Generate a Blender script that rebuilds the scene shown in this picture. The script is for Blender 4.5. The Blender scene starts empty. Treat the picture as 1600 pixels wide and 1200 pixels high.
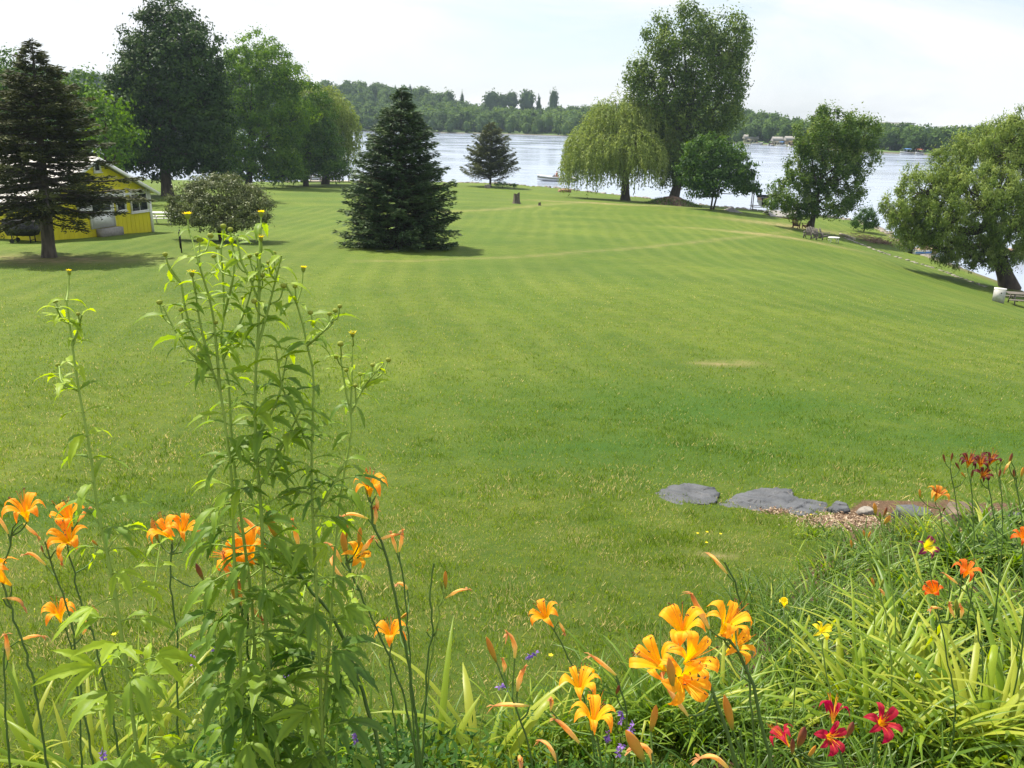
import bpy, math, random
import numpy as np
from mathutils import Vector
R = math.radians
random.seed(7); rng = np.random.default_rng(7)
scene = bpy.context.scene; COL = scene.collection

# ------------------------------------------------------------ camera (camera stands at the origin, lake surface at z = -11.5)
F = 1300.0; PITCH = R(18.3); ROLL = R(1.2); WATER = -11.5
fwd = np.array([0, math.cos(PITCH), -math.sin(PITCH)])
r0 = np.array([1.0, 0, 0]); u0 = np.cross(r0, fwd)
rgt = r0*math.cos(ROLL) + u0*math.sin(ROLL); upv = -r0*math.sin(ROLL) + u0*math.cos(ROLL)
cd = bpy.data.cameras.new('camera'); cam = bpy.data.objects.new('camera', cd); COL.objects.link(cam)
from mathutils import Matrix
cam.matrix_world = Matrix(((rgt[0], upv[0], -fwd[0], 0), (rgt[1], upv[1], -fwd[1], 0), (rgt[2], upv[2], -fwd[2], 0), (0, 0, 0, 1)))
cd.sensor_width = 36; cd.lens = 36*F/1600; cd.clip_start = .05; cd.clip_end = 5000
scene.camera = cam
scene.view_settings.view_transform = 'Standard'; scene.view_settings.look = 'None'
scene.view_settings.exposure = EXPO = 0.95; scene.view_settings.gamma = 1

# ------------------------------------------------------------ sky and sun
SUN_EL = R(57); SUN_AZ = R(-46)         # azimuth from +y towards +x
sd = np.array([math.sin(SUN_AZ)*math.cos(SUN_EL), math.cos(SUN_AZ)*math.cos(SUN_EL), math.sin(SUN_EL)])
w = bpy.data.worlds.new('World'); scene.world = w; w.use_nodes = True
nt = w.node_tree; nt.nodes.clear(); N = nt.nodes.new; L = nt.links.new
sky = N('ShaderNodeTexSky'); sky.sky_type = 'NISHITA'; sky.sun_disc = False
sky.sun_elevation = SUN_EL; sky.sun_rotation = SUN_AZ; sky.dust_density = 0.8; sky.air_density = 1.0; sky.ozone_density = 1.5
tc = N('ShaderNodeTexCoord'); mp = N('ShaderNodeMapping'); mp.inputs['Scale'].default_value = (1, 1, 3.4)
n1 = N('ShaderNodeTexNoise'); n1.inputs['Scale'].default_value = 2.6; n1.inputs['Detail'].default_value = 9; n1.inputs['Roughness'].default_value = .6; n1.inputs['Distortion'].default_value = .5
cr = N('ShaderNodeMapRange'); cr.inputs['From Min'].default_value = .38; cr.inputs['From Max'].default_value = .56; cr.inputs['To Min'].default_value = .12; cr.inputs['To Max'].default_value = 1.0; cr.clamp = True
mx = N('ShaderNodeMix'); mx.data_type = 'RGBA'; mx.inputs[7].default_value = (5.7, 5.8, 5.95, 1)
bg = N('ShaderNodeBackground'); bg.inputs['Strength'].default_value = .095; wo = N('ShaderNodeOutputWorld')
L(tc.outputs['Generated'], mp.inputs[0]); L(mp.outputs[0], n1.inputs['Vector']); L(n1.outputs[0], cr.inputs[0])
m2 = N('ShaderNodeMix'); m2.data_type = 'RGBA'; m2.inputs[0].default_value = .6; m2.inputs[7].default_value = (4.2, 4.75, 5.5, 1); L(sky.outputs[0], m2.inputs[6])
L(cr.outputs[0], mx.inputs[0]); L(m2.outputs[2], mx.inputs[6]); L(mx.outputs[2], bg.inputs[0]); L(bg.outputs[0], wo.inputs[0])
sl = bpy.data.lights.new('sun', 'SUN'); sl.energy = 4.2; sl.angle = R(.55); sl.color = (1, .93, .78)
so = bpy.data.objects.new('sun', sl); COL.objects.link(so); so.location = (0, 0, 40)
so.rotation_euler = Vector(sd).to_track_quat('Z', 'Y').to_euler()

# ------------------------------------------------------------ geometry of the place
def ray(px, py):
    return fwd + rgt*(px-800)/F + upv*(600-py)/F
def atD(px, py, D): return ray(px, py)*D              # axial depth D
def atY(px, py, Y):
    d = ray(px, py); return d*(Y/d[1])
def atZ(px, py, z):
    d = ray(px, py); return d*(z/d[2])
def proj(p):
    p = np.asarray(p, float); D = p@fwd
    return 800+F*(p@rgt)/D, 600-F*(p@upv)/D
PY = np.array([-40, -3, 0, 1.2, 2.5, 4, 6.5, 9, 14, 20, 27.5, 40, 50, 70, 110, 140, 2000.])
PZ = np.array([-1.7, -1.7, -1.72, -1.85, -2.2, -2.66, -3.35, -3.85, -4.6, -5.2, -5.75, -6.7, -7.3, -8.5, -10.2, -11.1, -11.2])
# shoreline of the near bank
SHP = [(-500, 262), (-100, 272), (200, 281), (450, 286), (560, 288), (690, 290), (765, 291.5), (850, 297), (975, 311), (1110, 327), (1195, 335.5), (1290, 344),
       (1345, 349), (1385, 366), (1430, 396), (1500, 422), (1560, 444), (1640, 478), (1800, 540), (2100, 640)]
SH = np.array([atZ(a, b-(3.5 if 500 < a < 1330 else 0), WATER)[:2] for a, b in SHP])
SH = np.vstack([[-700, SH[0, 1]+60], SH, [60, -60], [70, -300]])
LAND = np.vstack([SH, [-700, -300]])
def inpoly(x, y, P):
    c = np.zeros(np.shape(x), bool); n = len(P); j = n-1
    for i in range(n):
        xi, yi = P[i]; xj, yj = P[j]
        if yi != yj: c ^= ((yi > y) != (yj > y)) & (x < (xj-xi)*(y-yi)/(yj-yi)+xi)
        j = i
    return c
def dpoly(x, y, P):
    d = np.full(np.shape(x), 1e9)
    for a, b in zip(P[:-1], P[1:]):
        e = b-a; t = np.clip(((x-a[0])*e[0]+(y-a[1])*e[1])/(e@e), 0, 1)
        d = np.minimum(d, np.hypot(x-a[0]-t*e[0], y-a[1]-t*e[1]))
    return d
def sdist(x, y):
    d = dpoly(x, y, SH); return np.where(inpoly(x, y, LAND), d, -d)
def hnoise(x, y):
    return .05*np.sin(x*.31+1)*np.cos(y*.27+.4)+.035*np.sin(x*.9+y*.5)*np.cos(y*.77)
def prof(y):
    return (np.interp(y-1.1, PY, PZ)+np.interp(y, PY, PZ)+np.interp(y+1.1, PY, PZ))/3*np.clip((y-4)/6, 0, 1)+np.interp(y, PY, PZ)*(1-np.clip((y-4)/6, 0, 1))
def ground_z(x, y):
    x = np.asarray(x, float); y = np.asarray(y, float)
    s = sdist(x, y); P = prof(y)
    inl = -11.28+(P+11.28)*(1-np.exp(-(np.maximum(s, 0)/13)**1.6))
    z = np.where(s > 0, inl, -11.28+np.maximum(s*.35, -3))
    return z+hnoise(x, y)*np.clip((y-3)/8, 0, 1)*np.clip(s/8, 0, 1)
def gz(x, y): return float(ground_z(x, y))
def hit(px, py):
    d = ray(px, py); t = .5; p = t
    for i in range(4000):
        q = d*t
        if q[2] < gz(q[0], q[1]):
            lo, hi = p, t
            for k in range(18):
                m = (lo+hi)/2; q = d*m
                if q[2] < gz(q[0], q[1]): hi = m
                else: lo = m
            return d*hi
        p = t; t *= 1.012
        if t > 400: break
    return atZ(px, py, -11.2)

# ------------------------------------------------------------ mesh building
class MB:
    def __init__(s): s.V = []; s.F = []; s.A = []; s.n = 0
    def add(s, V, Fc, a=.5):
        V = np.asarray(V, float).reshape(-1, 3); Fc = np.asarray(Fc, int)
        s.V.append(V); s.F.append(Fc+s.n); s.A.append(np.broadcast_to(np.asarray(a, float), (len(V),)).copy()); s.n += len(V)
    def build(s, name, mat, parent=None, smooth=False, local=False):
        V = np.concatenate(s.V) if s.V else np.zeros((0, 3)); A = np.concatenate(s.A)
        o0 = np.zeros(3)
        if parent is not None and not local:
            p = parent
            while p is not None: o0 = o0+np.array(p.location); p = p.parent
        me = bpy.data.meshes.new(name); V = V-o0
        org = np.zeros(3)
        if parent is None and not local:
            org = V.mean(0); org[2] = V[:, 2].min(); V = V-org
        sizes = []; loops = []
        for f in s.F:
            sizes.append(np.full(len(f), f.shape[1])); loops.append(f.ravel())
        sizes = np.concatenate(sizes); loops = np.concatenate(loops)
        me.vertices.add(len(V)); me.vertices.foreach_set('co', V.ravel().astype(np.float32))
        me.loops.add(len(loops)); me.loops.foreach_set('vertex_index', loops.astype(np.int32))
        me.polygons.add(len(sizes)); st = np.concatenate([[0], np.cumsum(sizes)[:-1]])
        me.polygons.foreach_set('loop_start', st.astype(np.int32)); me.polygons.foreach_set('loop_total', sizes.astype(np.int32))
        if smooth: me.polygons.foreach_set('use_smooth', np.ones(len(sizes), bool))
        at = me.attributes.new('rnd', 'FLOAT', 'POINT'); at.data.foreach_set('value', A.astype(np.float32))
        me.update(calc_edges=True); me.materials.append(mat)
        o = bpy.data.objects.new(name, me); COL.objects.link(o); o.location = org
        if parent is not None: o.parent = parent
        return o
    # shapes
    def box(s, c, size, rz=0, a=.5, rx=0, taper=1.0):
        x, y, z = [k/2 for k in size]
        V = np.array([[-x, -y, -z], [x, -y, -z], [x, y, -z], [-x, y, -z], [-x*taper, -y*taper, z], [x*taper, -y*taper, z], [x*taper, y*taper, z], [-x*taper, y*taper, z]])
        if rx: cs, sn = math.cos(rx), math.sin(rx); V = V@np.array([[1, 0, 0], [0, cs, sn], [0, -sn, cs]])
        cs, sn = math.cos(rz), math.sin(rz); V = V@np.array([[cs, sn, 0], [-sn, cs, 0], [0, 0, 1]])
        s.add(V+np.asarray(c), [[0, 3, 2, 1], [4, 5, 6, 7], [0, 1, 5, 4], [1, 2, 6, 5], [2, 3, 7, 6], [3, 0, 4, 7]], a); return s
    def bar(s, p, q, wd, th, a=.5):
        p = np.asarray(p, float); q = np.asarray(q, float); d = q-p; Ln = np.linalg.norm(d); d = d/Ln
        h = np.cross(d, [0, 0, 1.]); h = h/np.linalg.norm(h) if np.linalg.norm(h) > 1e-3 else np.array([1., 0, 0]); v = np.cross(h, d)
        V = [b+h*sx*wd/2+v*sz*th/2 for b in (p, q) for sx, sz in ((-1, -1), (1, -1), (1, 1), (-1, 1))]
        s.add(V, [[0, 3, 2, 1], [4, 5, 6, 7], [0, 1, 5, 4], [1, 2, 6, 5], [2, 3, 7, 6], [3, 0, 4, 7]], a); return s
    def tube(s, pts, rad, n=6, a=.5, cap=True):
        P = np.asarray(pts, float); m = len(P); rad = np.broadcast_to(rad, (m,))
        T = np.gradient(P, axis=0); T /= np.linalg.norm(T, axis=1)[:, None]+1e-9
        ref = np.array([.3, .5, .8]) if abs(T[0][2]) < .8 else np.array([1., .2, 0])
        ang = np.arange(n)*2*math.pi/n; V = []
        for i in range(m):
            h = np.cross(T[i], ref); h /= np.linalg.norm(h)+1e-9; v = np.cross(T[i], h)
            V.append(P[i]+rad[i]*(np.cos(ang)[:, None]*h+np.sin(ang)[:, None]*v))
        V = np.concatenate(V); i = np.arange(m-1)[:, None]*n; j = np.arange(n)[None]; k = (j+1) % n
        Fc = np.stack([i+j, i+k, i+n+k, i+n+j], -1).reshape(-1, 4)
        aa = np.repeat(np.broadcast_to(a, (m,)), n)
        s.add(V, Fc, aa)
        if cap and n > 3:
            s.add(V[-n:], [list(range(n))], aa[-n:]); s.add(V[:n], [list(range(n))[::-1]], aa[:n])
        return s
    def leaves(s, P, Dv, Nn, ln, wd, a):
        n = len(P); Dv = Dv/(np.linalg.norm(Dv, axis=1)[:, None]+1e-9); S = np.cross(Dv, Nn); S /= np.linalg.norm(S, axis=1)[:, None]+1e-9
        ln = np.broadcast_to(ln, (n,))[:, None]; wd = np.broadcast_to(wd, (n,))[:, None]
        V = np.stack([P, P+Dv*ln*.45+S*wd/2, P+Dv*ln, P+Dv*ln*.45-S*wd/2], 1).reshape(-1, 3)
        s.add(V, np.arange(4*n).reshape(n, 4), np.repeat(np.broadcast_to(a, (n,)), 4)); return s
    def grid(s, G, a=.5):
        G = np.asarray(G, float); m, n = G.shape[:2]
        i = np.arange(m-1)[:, None]*n; j = np.arange(n-1)[None]
        s.add(G.reshape(-1, 3), np.stack([i+j, i+j+1, i+n+j+1, i+n+j], -1).reshape(-1, 4), np.broadcast_to(a, (m, n)).ravel() if np.ndim(a) else a); return s
    def lathe(s, c, prof_, n=14, axis=None, a=.5, sq=(1, 1)):
        ang = np.arange(n+1)*2*math.pi/n
        G = np.array([[[r*math.cos(t)*sq[0], r*math.sin(t)*sq[1], z] for t in ang] for r, z in prof_])
        if axis is not None:
            q = Vector(axis).to_track_quat('Z', 'Y').to_matrix(); G = G@np.array(q).T
        s.grid(G+np.asarray(c), a); return s
    def poly(s, P, thick=None, a=.5):
        P = np.asarray(P, float); n = len(P)
        if thick is None: s.add(P, [list(range(n))], a); return s
        Q = P+np.asarray(thick); s.add(np.vstack([P, Q]), [list(range(n))[::-1]], a); s.add(np.vstack([P, Q]), [[n+i for i in range(n)]], a)
        s.add(np.vstack([P, Q]), [[i, (i+1) % n, n+(i+1) % n, n+i] for i in range(n)], a); return s
def rock_mb(c, size, rz=0, seed=1, flat=.5, n=16, m=10, rough=.18, a=.5):
    r = np.random.default_rng(seed); G = np.zeros((m+1, n+1, 3)); ph = r.uniform(0, 6.28, 12); fr = r.integers(1, 5, 12)
    for i in range(m+1):
        th = math.pi*i/m
        for j in range(n+1):
            t = 2*math.pi*(j % n)/n; v = np.array([math.sin(th)*math.cos(t), math.sin(th)*math.sin(t), math.cos(th)])
            k = 1+rough*sum(math.sin(fr[q]*(v[q % 3]*2+v[(q+1) % 3]*1.3)+ph[q]) for q in range(8))/3
            v = np.sign(v)*np.abs(v)**flat; v = v/max(np.abs(v).max(), .8)
            G[i, j] = v*k
    G = G*np.array(size)/2; cs, sn = math.cos(rz), math.sin(rz)
    G = G@np.array([[cs, sn, 0], [-sn, cs, 0], [0, 0, 1]]); mb = MB(); mb.grid(G+np.asarray(c), a); return mb

def tag(o, label=None, cat=None, group=None, kind=None):
    if label: o['label'] = label
    if cat: o['category'] = cat
    if group: o['group'] = group
    if kind: o['kind'] = kind
    return o
def thing(name, label, cat, loc, group=None, rz=0):
    o = bpy.data.objects.new(name, None); COL.objects.link(o); o.location = tuple(float(v) for v in loc); o.rotation_euler = (0, 0, rz); o.empty_display_size = .3
    return tag(o, label, cat, group)
def dup(root, loc, rz, label, scale=1):
    r = root.copy(); COL.objects.link(r); r.location = loc; r.rotation_euler = (0, 0, rz); r['label'] = label; r.scale = (scale,)*3
    for ch in list(root.children):
        c = ch.copy(); COL.objects.link(c); c.parent = r
        for g in list(ch.children):
            d = g.copy(); COL.objects.link(d); d.parent = c
    return r

# ------------------------------------------------------------ materials
def newmat(name):
    m = bpy.data.materials.new(name); m.use_nodes = True; t = m.node_tree; t.nodes.clear(); return m, t, t.nodes.new, t.links.new
def simple(name, col, rough=.6, var=.12, scale=8, bump=.0, metal=0, spec=.4, bscale=None, stretch=(1, 1, 1), coat=0):
    m, t, N, L = newmat(name); b = N('ShaderNodeBsdfPrincipled'); o = N('ShaderNodeOutputMaterial'); L(b.outputs[0], o.inputs[0])
    tc = N('ShaderNodeTexCoord'); mp = N('ShaderNodeMapping'); mp.inputs['Scale'].default_value = stretch; L(tc.outputs['Object'], mp.inputs[0])
    n = N('ShaderNodeTexNoise'); n.inputs['Scale'].default_value = scale; n.inputs['Detail'].default_value = 6; L(mp.outputs[0], n.inputs['Vector'])
    mr = N('ShaderNodeMapRange'); mr.inputs[1].default_value = .25; mr.inputs[2].default_value = .75; mr.inputs[3].default_value = 1-var*2; mr.inputs[4].default_value = 1+var; L(n.outputs[0], mr.inputs[0])
    h = N('ShaderNodeVectorMath'); h.operation = 'SCALE'; h.inputs[0].default_value = col; L(mr.outputs[0], h.inputs['Scale']); L(h.outputs[0], b.inputs['Base Color'])
    b.inputs['Roughness'].default_value = rough; b.inputs['Metallic'].default_value = metal; b.inputs['Specular IOR Level'].default_value = spec; b.inputs['Coat Weight'].default_value = coat
    if bump:
        n2 = N('ShaderNodeTexNoise'); n2.inputs['Scale'].default_value = bscale or scale*3; n2.inputs['Detail'].default_value = 8; L(mp.outputs[0], n2.inputs['Vector'])
        bp = N('ShaderNodeBump'); bp.inputs['Strength'].default_value = bump; bp.inputs['Distance'].default_value = .03; L(n2.outputs[0], bp.inputs['Height']); L(bp.outputs[0], b.inputs['Normal'])
    return m
def foliage(name, stops, trans=.35, rough=.6, nscale=.35, tcol=None, spec=.22, namp=.25):
    """colour from the per-leaf attribute plus a slow noise; thin leaves let light through"""
    m, t, N, L = newmat(name); b = N('ShaderNodeBsdfPrincipled'); o = N('ShaderNodeOutputMaterial')
    at = N('ShaderNodeAttribute'); at.attribute_name = 'rnd'; tc = N('ShaderNodeTexCoord')
    n = N('ShaderNodeTexNoise'); n.inputs['Scale'].default_value = nscale; n.inputs['Detail'].default_value = 3; L(tc.outputs['Object'], n.inputs['Vector'])
    ma = N('ShaderNodeMath'); ma.operation = 'MULTIPLY_ADD'; ma.inputs[1].default_value = namp*2; L(n.outputs[0], ma.inputs[0])
    sb = N('ShaderNodeMath'); sb.operation = 'SUBTRACT'; sb.inputs[1].default_value = namp; L(at.outputs['Fac'], sb.inputs[0]); L(sb.outputs[0], ma.inputs[2])
    r = N('ShaderNodeValToRGB'); L(ma.outputs[0], r.inputs[0]); e = r.color_ramp.elements
    e[0].position, e[0].color = stops[0][0], (*stops[0][1], 1); e[1].position, e[1].color = stops[-1][0], (*stops[-1][1], 1)
    for p, c in stops[1:-1]: k = e.new(p); k.color = (*c, 1)
    L(r.outputs[0], b.inputs['Base Color']); b.inputs['Roughness'].default_value = rough; b.inputs['Specular IOR Level'].default_value = spec
    if trans > 0:
        tr = N('ShaderNodeBsdfTranslucent'); hs = N('ShaderNodeHueSaturation'); hs.inputs['Hue'].default_value = .485; hs.inputs['Saturation'].default_value = 1.1; hs.inputs['Value'].default_value = 1.5
        if tcol: tr.inputs[0].default_value = (*tcol, 1)
        else: L(r.outputs[0], hs.inputs['Color']); L(hs.outputs[0], tr.inputs[0])
        mx = N('ShaderNodeMixShader'); mx.inputs[0].default_value = trans; L(b.outputs[0], mx.inputs[1]); L(tr.outputs[0], mx.inputs[2]); L(mx.outputs[0], o.inputs[0])
    else: L(b.outputs[0], o.inputs[0])
    return m
M = {}
M['bark'] = simple('bark', (.075, .058, .042), .9, .35, 5, .8, stretch=(1, 1, .25))
M['bark_grey'] = simple('grey_bark', (.12, .10, .08), .9, .35, 6, .8, stretch=(1, 1, .25))
M['maple_dark'] = foliage('dark_maple_leaves', [(0, (.010, .028, .004)), (.5, (.026, .064, .009)), (1, (.075, .135, .02))], .22)
M['maple'] = foliage('maple_leaves', [(0, (.03, .08, .007)), (.5, (.085, .18, .014)), (1, (.17, .29, .025))], .4)
M['broad'] = foliage('broad_leaves', [(0, (.018, .055, .006)), (.5, (.055, .13, .012)), (1, (.13, .23, .025))], .33)
M['poplar'] = foliage('poplar_leaves', [(0, (.028, .065, .009)), (.5, (.085, .15, .02)), (1, (.19, .26, .05))], .33, .5)
M['willow'] = foliage('willow_leaves', [(0, (.07, .115, .014)), (.5, (.18, .25, .045)), (1, (.34, .40, .12))], .35)
M['crack'] = foliage('crack_willow_leaves', [(0, (.055, .105, .014)), (.5, (.165, .24, .045)), (1, (.32, .39, .11))], .35)
M['silver'] = foliage('silver_maple_leaves', [(0, (.026, .065, .008)), (.5, (.085, .16, .02)), (1, (.20, .27, .06))], .33, .5)
M['spruce'] = foliage('spruce_needles', [(0, (.014, .032, .012)), (.5, (.042, .082, .03)), (1, (.12, .18, .065))], .06, .6)
M['spruce_old'] = foliage('old_spruce_needles', [(0, (.018, .024, .007)), (.5, (.05, .062, .016)), (1, (.11, .125, .035))], .08, .7)
M['pine'] = foliage('pine_needles', [(0, (.03, .045, .01)), (.5, (.07, .09, .018)), (1, (.13, .15, .03))], .1, .6)
M['lilac'] = foliage('bush_leaves', [(0, (.035, .052, .015)), (.5, (.10, .13, .04)), (1, (.24, .26, .13))], .2, .45)
M['shrub'] = foliage('shrub_leaves', [(0, (.02, .06, .01)), (.5, (.05, .12, .02)), (1, (.11, .2, .04))], .35)
M['forest'] = foliage('far_foliage', [(0, (.016, .045, .007)), (.5, (.052, .108, .014)), (1, (.14, .22, .03))], .25, .85, .02, namp=.35)
# ------------------------------------------------------------ ground
PATH1 = np.array([hit(a, b)[:2] for a, b in [(560, 408), (700, 405), (830, 400), (900, 394), (1000, 387), (1100, 377), (1180, 369), (1235, 362), (1225, 352)]])
PATH2 = np.array([hit(a, b)[:2] for a, b in [(560, 338), (660, 333), (760, 328), (840, 321), (900, 317), (960, 318)]])
def gp(pxs): return np.array([hit(a, b)[:2] for a, b in pxs])
BED = gp([(1085, 1250), (1120, 1130), (1185, 985), (1270, 880), (1330, 832), (1290, 812), (1350, 783), (1480, 782), (1640, 790), (1900, 860)])
BED = np.vstack([BED, [9, 2], [6, -2], [-6, -2], [-5, 1.25], [-1, 1.3], [.6, 1.5]])
DRY = [(*hit(1140, 568)[:2], .62, .24), (*hit(1120, 868)[:2], .16, .09), (*hit(1210, 368)[:2], 6, 1.2), (*hit(1225, 352)[:2], 6, 1.6), (*hit(950, 318)[:2], 8, 1.6), (*hit(90, 406)[:2], 3.2, 1.6)]
def paxis(n, lo, hi, c, a):
    k0 = math.asinh((lo-c)/a); k1 = math.asinh((hi-c)/a); return c+a*np.sinh(np.linspace(k0, k1, n))
gx = paxis(760, -900, 900, .5, 3.0); gy = paxis(680, -120, 1400, 3.0, 4.0)
X, Y = np.meshgrid(gx, gy); Z = ground_z(X, Y); S = sdist(X, Y)
inbed = inpoly(X, Y, BED); Z = Z+np.where(inbed, .012*np.sin(X*41)*np.cos(Y*37)+.01*np.sin(X*90+Y*70), .0)
mb = MB(); mb.grid(np.stack([X, Y, Z], -1), S)
M['ground'], t, N, L = newmat('lawn')
gr = mb.build('lawn', M['ground'], smooth=True); gr['kind'] = 'structure'
def pattr(o, name, v):
    a = o.data.attributes.new(name, 'FLOAT', 'POINT'); a.data.foreach_set('value', np.asarray(v, np.float32).ravel())
dry = np.exp(-(dpoly(X, Y, PATH1)/.4)**2)*.33+np.exp(-(dpoly(X, Y, PATH2)/.8)**2)*.38
for a_, b_, sx, sy in DRY: dry = np.maximum(dry, .9*np.exp(-((X-a_)/sx)**2-((Y-b_)/sy)**2))
DARK_GREEN = [(hit(1180, 640), 5.5, 2.2), (hit(1500, 690), 4, 1.6), (hit(1000, 700), 2.5, 1.2), (hit(60, 800), 1.6, .8)]  # broad soft patches where the lawn colour and blades turn darker green
dg_ = 0
for q, sx, sy in DARK_GREEN: dg_ = np.maximum(dg_, np.exp(-((X-q[0])/sx)**2-((Y-q[1])/sy)**2))
pattr(gr, 'dark_green', dg_); pattr(gr, 'dry', np.clip(dry, 0, 1)); pattr(gr, 'soil', np.clip(np.where(inbed, 1, 0), 0, 1))
b = N('ShaderNodeBsdfPrincipled'); o = N('ShaderNodeOutputMaterial'); L(b.outputs[0], o.inputs[0]); b.inputs['Roughness'].default_value = .85; b.inputs['Specular IOR Level'].default_value = .15
geo = N('ShaderNodeNewGeometry')
def att(n_): a = N('ShaderNodeAttribute'); a.attribute_name = n_; return a.outputs['Fac']
def noise(sc, det=5, rg=.55, vec=None, st=None):
    n = N('ShaderNodeTexNoise'); n.inputs['Scale'].default_value = sc; n.inputs['Detail'].default_value = det; n.inputs['Roughness'].default_value = rg
    src = vec or geo.outputs['Position']
    if st: m_ = N('ShaderNodeMapping'); m_.inputs['Scale'].default_value = st; L(src, m_.inputs[0]); src = m_.outputs[0]
    L(src, n.inputs['Vector']); return n.outputs[0]
def mr(v, a0, a1, b0=0, b1=1):
    n = N('ShaderNodeMapRange'); n.inputs[1].default_value = a0; n.inputs[2].default_value = a1; n.inputs[3].default_value = b0; n.inputs[4].default_value = b1; L(v, n.inputs[0]); return n.outputs[0]
def mth(op, a, b_=None, c=None):
    n = N('ShaderNodeMath'); n.operation = op
    for i, v in enumerate((a, b_, c)):
        if v is None: continue
        if isinstance(v, (int, float)): n.inputs[i].default_value = v
        else: L(v, n.inputs[i])
    return n.outputs[0]
def mixc(f, a, b_):
    n = N('ShaderNodeMix'); n.data_type = 'RGBA'
    if isinstance(f, float): n.inputs[0].default_value = f
    else: L(f, n.inputs[0])
    for i, v in ((6, a), (7, b_)):
        if isinstance(v, tuple): n.inputs[i].default_value = (*v, 1)
        else: L(v, n.inputs[i])
    return n.outputs[2]
G_A = (.068, .130, .010); G_B = (.138, .20, .018); G_C = (.21, .21, .05)
c = mixc(mr(noise(.22, 4), .35, .68), G_A, G_B)
c = mixc(mr(noise(1.7, 6, .65), .35, .75, 0, .6), c, (.19, .205, .04)); c = mixc(mr(noise(3.2, 8, .72), .42, .66, 0, .75), c, (.06, .105, .012))
c = mixc(mr(noise(.09, 3, .5, st=(1, 2.2, 1)), .42, .66, 0, .5), c, (.042, .098, .010))
sdv = att('rnd'); st = mth('SINE', mth('MULTIPLY_ADD', noise(.16, 2), 2.6, mth('MULTIPLY', sdv, 5.2)))
c = mixc(mth('MULTIPLY', mr(st, -.4, .9, 0, .24), mr(noise(.12, 4, .6), .35, .65, .15, 1)), c, (.235, .27, .055))
st2 = mth('SINE', mth('MULTIPLY_ADD', noise(.15, 2), 1.5, mth('MULTIPLY', sdv, 1.05)))
c = mixc(mth('MULTIPLY', mr(st2, -.6, .8, 0, .26), mr(noise(.07, 3, .5), .35, .65, .2, 1)), c, (.065, .145, .012))
c = mixc(mr(noise(38, 4, .75), .38, .7, 0, .5), c, (.05, .09, .014))
c = mixc(mr(noise(14, 4, .7), .5, .8, 0, .45), c, G_C)
c = mixc(mth('MULTIPLY', att('dark_green'), mr(noise(.9, 4), .3, .6, .4, .8)), c, (.04, .11, .012))
dn = mth('MULTIPLY', att('dry'), mr(noise(1.6, 6, .75), .35, .65, .1, 1.25)); c = mixc(dn, c, (.34, .27, .13))
shore = mr(sdv, .1, 1.0, .8, 0); c = mixc(shore, c, (.15, .13, .07))
soil = mixc(mr(noise(45, 6, .8), .3, .7), (.05, .03, .018), (.24, .15, .09)); c = mixc(att('soil'), c, soil)
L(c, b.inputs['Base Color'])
bp = N('ShaderNodeBump'); bp.inputs['Strength'].default_value = .8; bp.inputs['Distance'].default_value = .05; L(noise(30, 8, .8), bp.inputs['Height']); L(bp.outputs[0], b.inputs['Normal'])

# ------------------------------------------------------------ lake
M['water'], t, N, L = newmat('lake_water')
b = N('ShaderNodeBsdfPrincipled'); o = N('ShaderNodeOutputMaterial'); L(b.outputs[0], o.inputs[0])
b.inputs['Base Color'].default_value = (.30, .35, .46, 1); b.inputs['Roughness'].default_value = .12; b.inputs['IOR'].default_value = 1.33; b.inputs['Specular IOR Level'].default_value = .9
geo = N('ShaderNodeNewGeometry'); v1 = noise(1.4, 4, .6, st=(1, .7, 1)); v2 = noise(.12, 3, .5, st=(.5, 1.2, 1))
bp = N('ShaderNodeBump'); bp.inputs['Strength'].default_value = 1; bp.inputs['Distance'].default_value = .022; L(v1, bp.inputs['Height']); L(bp.outputs[0], b.inputs['Normal'])
L(mr(v2, .35, .65, .08, .26), b.inputs['Roughness'])
mb = MB(); wx = np.linspace(-900, 900, 40); wy = np.linspace(0, 1100, 30); XX, YY = np.meshgrid(wx, wy); mb.grid(np.stack([XX, YY, XX*0+WATER], -1))
wt = mb.build('water', M['water']); wt['kind'] = 'structure'

# ------------------------------------------------------------ far shore and wooded hills
FS = [(-900, 190), (-300, 196), (300, 201), (560, 205), (690, 207.5), (800, 210), (890, 213), (1050, 220), (1180, 225.5), (1240, 230.5), (1330, 236), (1400, 240), (1480, 243.5), (1600, 248), (1900, 262), (2500, 300)]
FSP = np.array([atZ(a, b_, WATER)[:2] for a, b_ in FS]); FA = np.arctan2(FSP[:, 0], FSP[:, 1]); FR = np.hypot(FSP[:, 0], FSP[:, 1])
RID = [(-900, 90, 150), (0, 105, 150), (300, 120, 150), (500, 126, 150), (560, 132, 150), (640, 137, 150), (680, 147, 150), (740, 168, 140), (830, 174, 140), (900, 168, 150), (960, 167, 150), (1020, 170, 150), (1110, 160, 130), (1150, 166, 130), (1185, 176, 110), (1230, 187, 95),
       (1330, 192, 95), (1400, 198, 95), (1500, 200, 90), (1600, 203, 90), (2500, 235, 90)]
RA = []; RZ = []; RT = []
for a, b_, tt in RID:
    d = ray(a, b_); th = math.atan2(d[0], d[1]); rr = np.interp(th, FA, FR)+tt*.9
    RA.append(th); RZ.append(max(d[2]/math.hypot(d[0], d[1])*rr-(8.0 if a < 1100 else 7.0), -10.6)); RT.append(tt)
def hill_z(th, tt):
    rz = np.interp(th, RA, RZ); w_ = np.interp(th, RA, RT); u = np.clip((tt-4)/w_, 0, 1); u = u*u*(3-2*u)
    return -11.1+(rz+11.1)*u+np.clip(tt, -6, 0)*.25+.9*np.sin(th*60)*np.sin(tt*.05)*u
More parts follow.
